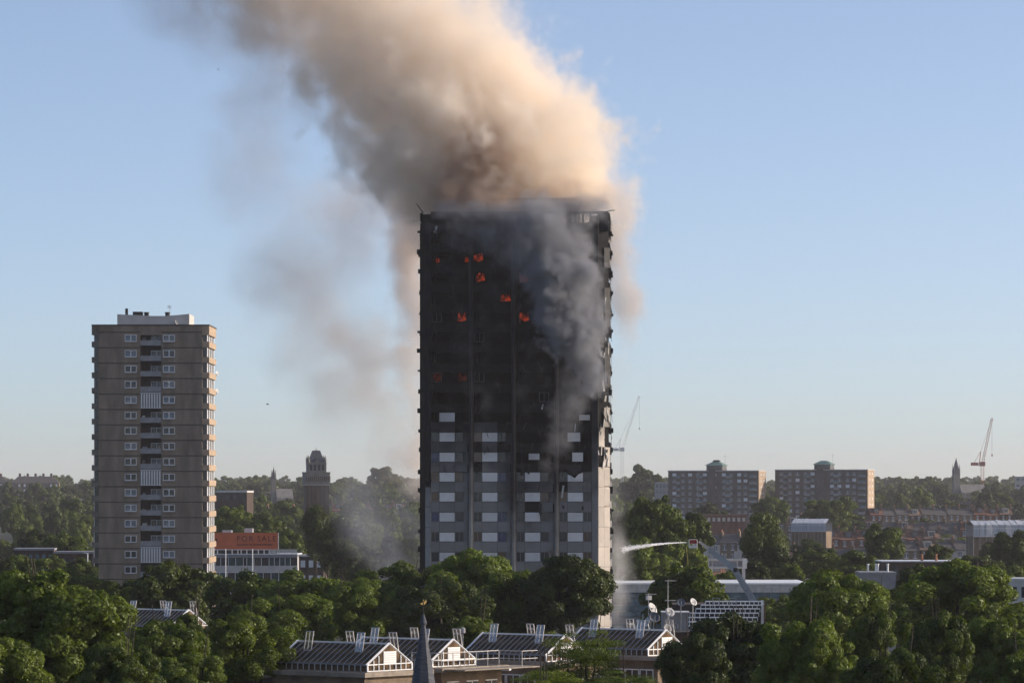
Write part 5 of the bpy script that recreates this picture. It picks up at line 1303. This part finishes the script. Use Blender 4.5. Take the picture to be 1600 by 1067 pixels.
MID = [
    (1030, 775, 92, 690, 'mid', 'leaf_a', 1.25, 'tall broad tree just right of the burnt tower'), (1000, 842, 80, 660, 'mid', 'leaf_a', 1.1, 'tree below it beside the burnt tower'), (1075, 800, 70, 720, 'mid', 'leaf_c', 1.2, 'dark tree right of the tall broad one'),
    (1052, 850, 90, 680, 'mid', 'leaf_b', 1.0, 'tree left of the platform cage'), (985, 800, 60, 900, 'mid', 'leaf_c', 1.2, 'dark hazy tree at the right edge of the burnt tower'),
    (1192, 813, 66, 740, 'tall', 'leaf_c', 1.6, 'tall dark tree right of the concrete portal'), (1218, 855, 56, 720, 'mid', 'leaf_c', 1.1, 'dark tree leaning on the tall dark one'), (1185, 878, 60, 690, 'mid', 'leaf_c', .9, 'dark round tree right of the concrete portal'),
    (1232, 880, 44, 680, 'mid', 'leaf_b', .9, 'bright yellow-green round tree right of the portal'), (1135, 893, 50, 700, 'mid', 'leaf_a', .7, 'low tree seen through the concrete portal'),
    (1290, 858, 84, 800, 'mid', 'leaf_a', .7, 'wide tree below the terraces right of the tall dark one'), (1275, 852, 56, 870, 'mid', 'leaf_c', .8, 'dark tree below the white sheeted roof'), (1345, 862, 80, 760, 'mid', 'leaf_a', .8, 'tree above the workshop building'),
    (1380, 818, 66, 900, 'mid', 'leaf_a', 1.05, 'large round tree among the terraces at the right'), (1466, 850, 46, 860, 'mid', 'leaf_c', 1.0, 'dark tree between two brown roofs'), (1535, 866, 74, 800, 'mid', 'leaf_c', .8, 'dark tree at the lower right behind the broad one'),
    (1585, 828, 76, 850, 'mid', 'leaf_c', 1.2, 'dark tree below the sheeted roof at the right edge'), (1570, 880, 80, 700, 'mid', 'leaf_a', .9, 'tree above the pale building at the right edge'),
    (550, 809, 98, 800, 'mid', 'leaf_c', 1.02, 'large domed tree in drifting smoke right of the office building'), (494, 797, 42, 850, 'tall', 'leaf_c', 1.7, 'poplar-like dark tree left of the domed tree'), (512, 830, 40, 840, 'tall', 'leaf_c', 1.5, 'narrow dark tree between the poplar-like one and the domed one'),
    (612, 840, 70, 780, 'mid', 'leaf_c', 1.0, 'smoky tree right of the domed tree'), (648, 835, 60, 760, 'mid', 'leaf_c', 1.1, 'smoky tree at the left edge of the burnt tower'), (580, 868, 60, 720, 'mid', 'leaf_c', .9, 'low dark tree before the domed tree'),
    (368, 790, 70, 1080, 'mid', 'leaf_b', .9, 'sunlit tree above the orange sign, left of two'), (415, 800, 60, 1060, 'mid', 'leaf_a', .9, 'tree above the orange sign, right of two'), (455, 828, 50, 920, 'mid', 'leaf_a', 1.1, 'tree at the right end of the orange sign'),
    (100, 832, 70, 900, 'mid', 'leaf_a', .9, 'tree left of the brown tower above the low range'), (62, 828, 60, 960, 'mid', 'leaf_c', .9, 'dark tree right of the brown roofs at the left edge'),
    (1262, 842, 44, 1140, 'mid', 'leaf_a', .7, 'tree hiding the wall below the left white sheeted roof'), (1556, 842, 56, 1080, 'mid', 'leaf_c', .8, 'tree hiding the wall below the right white sheeted roof'),
    (32, 866, 60, 720, 'mid', 'leaf_a', .9, 'tree before the left end of the low hall'), (78, 868, 56, 710, 'mid', 'leaf_b', .9, 'light tree before the right end of the low hall'), (122, 872, 56, 700, 'mid', 'leaf_a', .9, 'tree before the low range beside the brown tower'),
    (1205, 776, 62, 1480, 'mid', 'leaf_a', .75, 'broad tree before the gap between the slab blocks'), (1300, 776, 76, 1500, 'mid', 'leaf_a', .75, 'broad tree in front of the right slab block'), (1110, 786, 50, 1620, 'far', 'leaf_c', .8, 'dark tree at the foot of the left slab block'),
    (1000, 728, 62, 2300, 'far', 'leaf_c', 1.0, 'large hazy tree on the skyline right of the burnt tower'), (600, 728, 46, 2500, 'far', 'leaf_c', .9, 'large hazy tree on the skyline left of the burnt tower'),
]
for (px, pyt, w, Y, kind, leaf, hr, lab) in MID: tree(px, pyt, w, Y, kind, lab, 'single trees in the middle distance', leaf, hr)

# belts of trees that stagger up the slope to the skyline
BELT = [(960, 'belt of trees level with the orange sign', 54, (0, 660), 0), (1120, 'belt of trees behind the orange sign', 46, (0, 660), 1), (1300, 'belt of trees below the brick tower', 42, (0, 670), 0),
        (1470, 'middle belt of trees below the brick tower', 38, (0, 670), 0), (1640, 'belt of trees at the brick tower foot', 36, (0, 1000), 0), (2050, 'belt of trees on the upper slope', 32, (-10, 1610), 1), (2450, 'belt of trees just below the skyline', 29, (-10, 1610), 1),
        (1130, 'trees among the nearer terraces', 96, (1090, 1610), 3), (1400, 'trees among the farther terraces', 72, (960, 1610), 3), (1620, 'trees behind the farther terraces', 62, (960, 1610), 2)]
for (Y, words, step, (a, b), gap) in BELT:
    px = a + trnd.uniform(0, step); k = 0
    while px < b:
        y = Y + trnd.uniform(-60, 60); g = ground(0, y)
        hidden = (665 < px < 935) or (150 < px < 330 and Y < 3000)
        skip = gap and trnd.random() < .10 * gap
        if not hidden and not skip:
            hgt = trnd.uniform(5.5, 9.5) if 'terraces' in words else trnd.uniform(9.5, 16.5); pyt = HY + (CZ - g - hgt) / y * K
            wpx = min(trnd.uniform(.9, 1.5) * step, 17.5 / y * K)
            tree(px, pyt, wpx, y, 'mid' if Y < 1500 else 'far', f'{ordinal(k)} tree from the left in the {words}', words, hratio=trnd.uniform(.75, 1.1), low=True); k += 1
        px += step * trnd.uniform(.65, 1.1)

def distant_wood():
    """the far rise: too far to tell tree from tree"""
    rng = np.random.default_rng(9); V = []; F = []; A = []; nb = 0
    base = [CR['far', i] for i in range(4)]
    protos_ = []
    for me in base:
        v = np.empty(len(me.vertices) * 3, np.float32); me.vertices.foreach_get('co', v); v = v.reshape(-1, 4, 3)
        a = np.empty(len(me.polygons), np.float32); me.attributes['leafcol'].data.foreach_get('value', a)
        protos_.append((v, a))
    for Y, n in ((2800, 46), (3200, 50), (3700, 56), (4400, 60), (5200, 60)):
        for k in range(n):
            px = -30 + 1660 * (k + rng.random()) / n; y = Y + rng.uniform(-120, 120)
            if 680 < px < 930: continue
            x = (px - 800) / K * y; g = ground(x, y); h = rng.uniform(10, 17); w = rng.uniform(13, 24)
            v, a = protos_[rng.integers(4)]; m = rng.random(len(a)) < .35; v = v[m]; a = a[m]
            ang = rng.random() * 6.28; c, s_ = np.cos(ang), np.sin(ang)
            ctr = v.mean(axis=1, keepdims=True); q = ctr + (v - ctr) * 1.7
            xyz = np.stack([(q[..., 0] * c - q[..., 1] * s_) * w / 12, (q[..., 0] * s_ + q[..., 1] * c) * w / 12, (q[..., 2] / 11.4 + .5) * h], -1) + np.array([x, y, g])
            V.append(xyz.reshape(-1, 3)); A.append(a)
    # the wooded neighbourhood goes on to both sides of the view
    for Y, st in ((420, 110), (640, 80), (900, 60), (1250, 46), (1650, 38), (2100, 32), (2500, 30), (3000, 28), (3800, 26)):
        for a, b in ((-620, -45), (1650, 2220)):
            px = a
            while px < b:
                y = Y + rng.uniform(-60, 60); x = (px - 800) / K * y; g = ground(x, y); h = rng.uniform(11, 17); w = rng.uniform(10, 15)
                v, at = protos_[rng.integers(4)]; m = rng.random(len(at)) < (.8 if Y < 1000 else .35); v = v[m]; at = at[m]
                ctr = v.mean(axis=1, keepdims=True); q = ctr + (v - ctr) * (1.0 if Y < 1000 else 1.7)
                V.append((q * np.array([w / 11, w / 11, h / 10.6]) + np.array([x, y, g + h * .5])).reshape(-1, 3)); A.append(at)
                px += st * rng.uniform(.7, 1.2)
    V = np.concatenate(V); A = np.concatenate(A); f = np.arange(len(V)).reshape(-1, 4)
    o = link('distant_woodland', np_mesh('distant_woodland', V, f, A), M['leaf_far']); tag(o, 'far wooded rise along the skyline', 'woodland', kind='stuff')
distant_wood()

# ------------------------------------------------------------------ smoke and steam
def smoke_volume(name, label, caps, lo, hi, vox, color, dens, warp, fine, absorb=None, aniso=.2, seed=0.0, thresh=.0, ydepth=1.0, nscale=1.0, contrast=1.6, bil=1.0, lumps=3.0, step=0.0, finel=.38):
    """caps: (a, b, ra, rb, da, db, soft) tapered capsules in world metres; a warped, noise-broken density grid fills their union"""
    ng = bpy.data.node_groups.new(name, 'GeometryNodeTree'); ng.interface.new_socket('Geometry', in_out='OUTPUT', socket_type='NodeSocketGeometry')
    N = ng.nodes; L = ng.links
    def vm(op, a, b=None, s=None):
        n = N.new('ShaderNodeVectorMath'); n.operation = op
        for i, x in enumerate((a, b)):
            if x is None: continue
            if isinstance(x, (tuple, Vector)): n.inputs[i].default_value = tuple(x)
            else: L.new(x, n.inputs[i])
        if s is not None: n.inputs['Scale'].default_value = s
        return n.outputs['Value'] if op in ('LENGTH', 'DOT_PRODUCT', 'DISTANCE') else n.outputs['Vector']
    def ma(op, a, b=None, c=None, clamp=False):
        n = N.new('ShaderNodeMath'); n.operation = op; n.use_clamp = clamp
        for i, x in enumerate((a, b, c)):
            if x is None: continue
            if isinstance(x, (int, float)): n.inputs[i].default_value = x
            else: L.new(x, n.inputs[i])
        return n.outputs[0]
    def noise(vec, scale, detail, rough=.55, off=(0, 0, 0)):
        v = vm('ADD', vec, tuple(off)); n = N.new('ShaderNodeTexNoise'); n.inputs['Scale'].default_value = scale; n.inputs['Detail'].default_value = detail; n.inputs['Roughness'].default_value = rough
        L.new(v, n.inputs['Vector']); return n
    P = N.new('GeometryNodeInputPosition').outputs[0]
    n1 = noise(P, .055 * nscale, 2, .5, (seed, 3.1, 7.7)); n2 = noise(P, .2 * nscale, 3, .55, (seed + 11, 1.3, 5.1))
    o1 = vm('SCALE', vm('SUBTRACT', n1.outputs['Color'], (.5, .5, .5)), s=warp * 2); o2 = vm('SCALE', vm('SUBTRACT', n2.outputs['Color'], (.5, .5, .5)), s=fine * 2)
    Q = vm('ADD', vm('ADD', P, o1), o2)
    # billowing surface: lumps added to the signed distance, then finer fbm breaks the density inside
    nb = noise(Q, bil * .16, 3, .5, (seed + 40, 2.2, 9.1)); bl = ma('MULTIPLY', ma('ABSOLUTE', ma('MULTIPLY_ADD', nb.outputs['Fac'], 2.0, -1.0)), 3.0)
    nc = noise(Q, bil * .5, 4, .55, (seed + 60, 6.2, 4.1)); bc = ma('MULTIPLY', ma('ABSOLUTE', ma('MULTIPLY_ADD', nc.outputs['Fac'], 2.0, -1.0)), 3.0)
    lump = ma('MULTIPLY_ADD', bl, lumps, ma('MULTIPLY', bc, lumps * finel))
    tot = None
    for (a, b, ra, rb, da, db, soft) in caps:
        a = Vector(a); b = Vector(b); ab = b - a
        ap = vm('SUBTRACT', Q, a)
        t = ma('DIVIDE', vm('DOT_PRODUCT', ap, ab), max(ab.length_squared, 1e-6), clamp=True)
        tv = N.new('ShaderNodeVectorMath'); tv.operation = 'SCALE'; tv.inputs[0].default_value = ab; L.new(t, tv.inputs['Scale'])
        off = vm('MULTIPLY', vm('SUBTRACT', ap, tv.outputs[0]), (1, 1 / ydepth, 1))
        dist = vm('LENGTH', off)
        r = ma('MULTIPLY_ADD', t, rb - ra, ra); d = ma('MULTIPLY_ADD', t, db - da, da)
        f = ma('DIVIDE', ma('ADD', ma('SUBTRACT', r, dist), ma('MULTIPLY', ma('SUBTRACT', lump, lumps * .62), min(1.0, ra / 6.0))), soft, clamp=True)
        f = ma('MULTIPLY', ma('POWER', f, 1.5), d)
        tot = f if tot is None else ma('MAXIMUM', tot, f)
    n3 = noise(Q, .13 * nscale, 6, .62, (seed + 23, 8.2, 2.2))
    md = ma('MULTIPLY_ADD', ma('SUBTRACT', n3.outputs['Fac'], .5), contrast * 2, 1.0)
    md = ma('MAXIMUM', md, 0.03)
    dn = ma('MAXIMUM', ma('SUBTRACT', ma('MULTIPLY', tot, md), thresh), 0.0)
    vc = N.new('GeometryNodeVolumeCube'); L.new(dn, vc.inputs['Density'])
    vc.inputs['Min'].default_value = lo; vc.inputs['Max'].default_value = hi
    for i, ax in enumerate('XYZ'): vc.inputs['Resolution ' + ax].default_value = max(8, int((hi[i] - lo[i]) / vox))
    m = bpy.data.materials.new(name + '_volume'); m.use_nodes = True; mt = m.node_tree; mt.nodes.clear()
    pv = mt.nodes.new('ShaderNodeVolumePrincipled'); mo = mt.nodes.new('ShaderNodeOutputMaterial'); mt.links.new(pv.outputs[0], mo.inputs['Volume'])
    pv.inputs['Color'].default_value = (*color, 1); pv.inputs['Density'].default_value = dens; pv.inputs['Anisotropy'].default_value = aniso
    if absorb: pv.inputs['Absorption Color'].default_value = (*absorb, 1)
    sm = N.new('GeometryNodeSetMaterial'); sm.inputs['Material'].default_value = m; out = N.new('NodeGroupOutput')
    L.new(vc.outputs[0], sm.inputs[0]); L.new(sm.outputs[0], out.inputs[0])
    d = bpy.data.volumes.new(name); d.materials.append(m)
    d.render.step_size = step
    o = bpy.data.objects.new(name, d); COL.objects.link(o)
    md_ = o.modifiers.new('smoke_field', 'NODES'); md_.node_group = ng
    tag(o, label, 'smoke', kind='stuff')
    return o
def cap(p0, p1, r0, r1, d0, d1, soft, Y0=574, Y1=None):
    """photo-pixel end points and radii -> metres"""
    Y1 = Y1 or Y0; a = W(*p0, Y0); b = W(*p1, Y1)
    return (a, b, r0 * Y0 / K, r1 * Y1 / K, d0, d1, soft * Y0 / K)
PLUME_COL, PLUME_D = (.966, .900, .815), .46
PL = [cap((730, 336), (905, 326), 60, 62, 1.0, .9, 40, 573), cap((816, 322), (798, 262), 158, 192, .9, .8, 58, 576), cap((798, 262), (722, 190), 196, 194, .8, .65, 66, 577), cap((722, 190), (630, 95), 194, 178, .65, .5, 78, 577, 580), cap((630, 95), (548, 0), 178, 166, .5, .42, 86, 580, 583),
      cap((548, 0), (440, -130), 168, 190, .42, .38, 95, 583, 588), cap((950, 318), (905, 220), 58, 72, .30, .20, 52, 576), cap((850, 130), (760, 10), 96, 104, .07, .06, 70, 578)]
lo = W(290, 400, 580); hi = W(1030, -150, 580)
smoke_volume('smoke_plume', 'huge tan smoke plume rising from the burnt tower and leaning left', PL, (lo.x, 555, lo.z), (hi.x, 606, hi.z), .44, PLUME_COL, PLUME_D, 4.0, 2.4, seed=1.7, thresh=.012, contrast=2.8, lumps=4.6, bil=.8, aniso=0.0, step=.22, finel=.75)
DR = [  # brown sheet pouring off the left side, behind the tower edge; thin drift to the left; pinkish veil along the right edge
      cap((646, 330), (648, 500), 58, 54, .9, .7, 44, 592), cap((648, 500), (660, 745), 54, 42, .6, .45, 42, 592),
      cap((590, 300), (470, 440), 130, 145, .11, .09, 110, 594), cap((470, 430), (545, 610), 140, 125, .10, .11, 110, 594), cap((540, 540), (640, 700), 100, 64, .20, .25, 75, 593), cap((420, 60), (390, 300), 120, 110, .08, .07, 100, 588), cap((290, 0), (420, 40), 110, 110, .08, .08, 90, 590),
      cap((968, 310), (968, 470), 40, 32, .65, .5, 26, 579), cap((968, 470), (964, 640), 30, 17, .45, .22, 20, 579)]
lo = W(130, 780, 580); hi = W(1030, -60, 580)
smoke_volume('thin_smoke', 'thin grey-brown smoke trailing down the left of the burnt tower and drifting left', DR, (lo.x, 570, lo.z), (hi.x, 612, hi.z), .66, (.85, .79, .75), .72, 4.0, 2.2, seed=2.9, thresh=.008, contrast=1.9, lumps=3.0, bil=.9, aniso=0.0)
BR = [cap((715, 322), (760, 240), 66, 64, .9, .6, 40, 564), cap((760, 240), (740, 195), 62, 54, .6, .3, 45, 564), cap((790, 320), (900, 300), 46, 44, .8, .6, 34, 563), cap((690, 330), (940, 322), 26, 28, .7, .7, 22, 560.5)]
lo = W(620, 345, 566); hi = W(960, 140, 566)
smoke_volume('brown_smoke', 'dense brown smoke boiling off the roof at the foot of the plume', BR, (lo.x, 557, lo.z), (hi.x, 574, hi.z), .36, (.62, .48, .38), .62, 2.2, 1.2, seed=7.1, thresh=.02, contrast=2.0, lumps=2.8, bil=1.0, aniso=0.0)
FR = [cap((845, 345), (872, 430), 52, 62, .45, .65, 30, 554.8), cap((872, 430), (898, 520), 60, 52, .65, .8, 26, 554.4), cap((898, 520), (930, 594), 46, 26, .8, .7, 20, 555.0), cap((905, 350), (915, 470), 32, 36, .4, .5, 26, 556.0), cap((690, 332), (935, 322), 26, 30, .30, .42, 26, 558.0),
      cap((720, 365), (850, 365), 58, 74, .08, .14, 54, 556), cap((830, 380), (905, 500), 80, 66, .16, .14, 50, 556), cap((700, 400), (740, 600), 66, 66, .022, .022, 60, 556), cap((770, 400), (755, 640), 50, 36, .035, .04, 44, 556), cap((840, 460), (820, 640), 60, 50, .03, .03, 52, 556), cap((900, 600), (862, 725), 44, 36, .14, .09, 36, 556.5)]
lo = W(655, 780, 556); hi = W(960, 280, 556)
smoke_volume('dark_smoke', 'dark grey smoke billowing across the blackened face of the burnt tower', FR, (lo.x, 547.5, lo.z), (hi.x, 559.4, hi.z), .20, (.41, .42, .455), 1.7, 1.2, .7, seed=5.2, thresh=.015, nscale=2.6, contrast=2.0, lumps=2.2, bil=1.7, aniso=0.0, step=.11, finel=.6)
ST = [cap((958, 610), (964, 860), 12, 22, .13, .3, 16, 574), cap((966, 850), (975, 905), 24, 32, .7, .6, 26, 573), cap((975, 905), (968, 985), 28, 26, .5, .35, 26, 572), cap((970, 780), (985, 700), 22, 28, .15, .10, 24, 576)]
lo = W(925, 1010, 574); hi = W(1035, 580, 574)
smoke_volume('white_steam', 'white steam and spray drifting up the right corner of the burnt tower', ST, (lo.x, 566, lo.z), (hi.x, 583, hi.z), .36, (.97, .97, .975), .55, 2.4, 1.3, seed=9.4, thresh=.02, nscale=1.6, contrast=1.9, lumps=1.6, bil=1.6)
GS = [cap((575, 770), (610, 900), 70, 75, 1, 1.2, 70, 700, 690), cap((520, 770), (560, 830), 40, 60, .7, .8, 50, 720, 705), cap((640, 800), (660, 900), 40, 50, 1.2, 1.2, 45, 690)]
lo = W(430, 960, 700); hi = W(672, 700, 700)
smoke_volume('drifting_smoke', 'thin bluish smoke drifting over the trees left of the burnt tower', GS, (lo.x, 668, max(1, lo.z)), (hi.x, 732, hi.z), .8, (.80, .84, .92), .030, 4, 2, seed=3.3, thresh=.05, contrast=1.2, lumps=2.5)

# ------------------------------------------------------------------ the morning haze
HAZE_D = 0.48e-4
def haze():
    m = bpy.data.materials.new('morning_haze'); m.use_nodes = True; N = m.node_tree.nodes; N.clear()
    pv = N.new('ShaderNodeVolumePrincipled'); o = N.new('ShaderNodeOutputMaterial'); m.node_tree.links.new(pv.outputs[0], o.inputs['Volume'])
    pv.inputs['Color'].default_value = (.94, .91, .94, 1); pv.inputs['Density'].default_value = HAZE_D; pv.inputs['Anisotropy'].default_value = 0.2
    ob = MB().box(-5400, 5400, -600, 14500, -1.5, 125).build('haze', m)
    tag(ob, 'thin morning haze over the whole view', 'haze', kind='stuff')
haze()
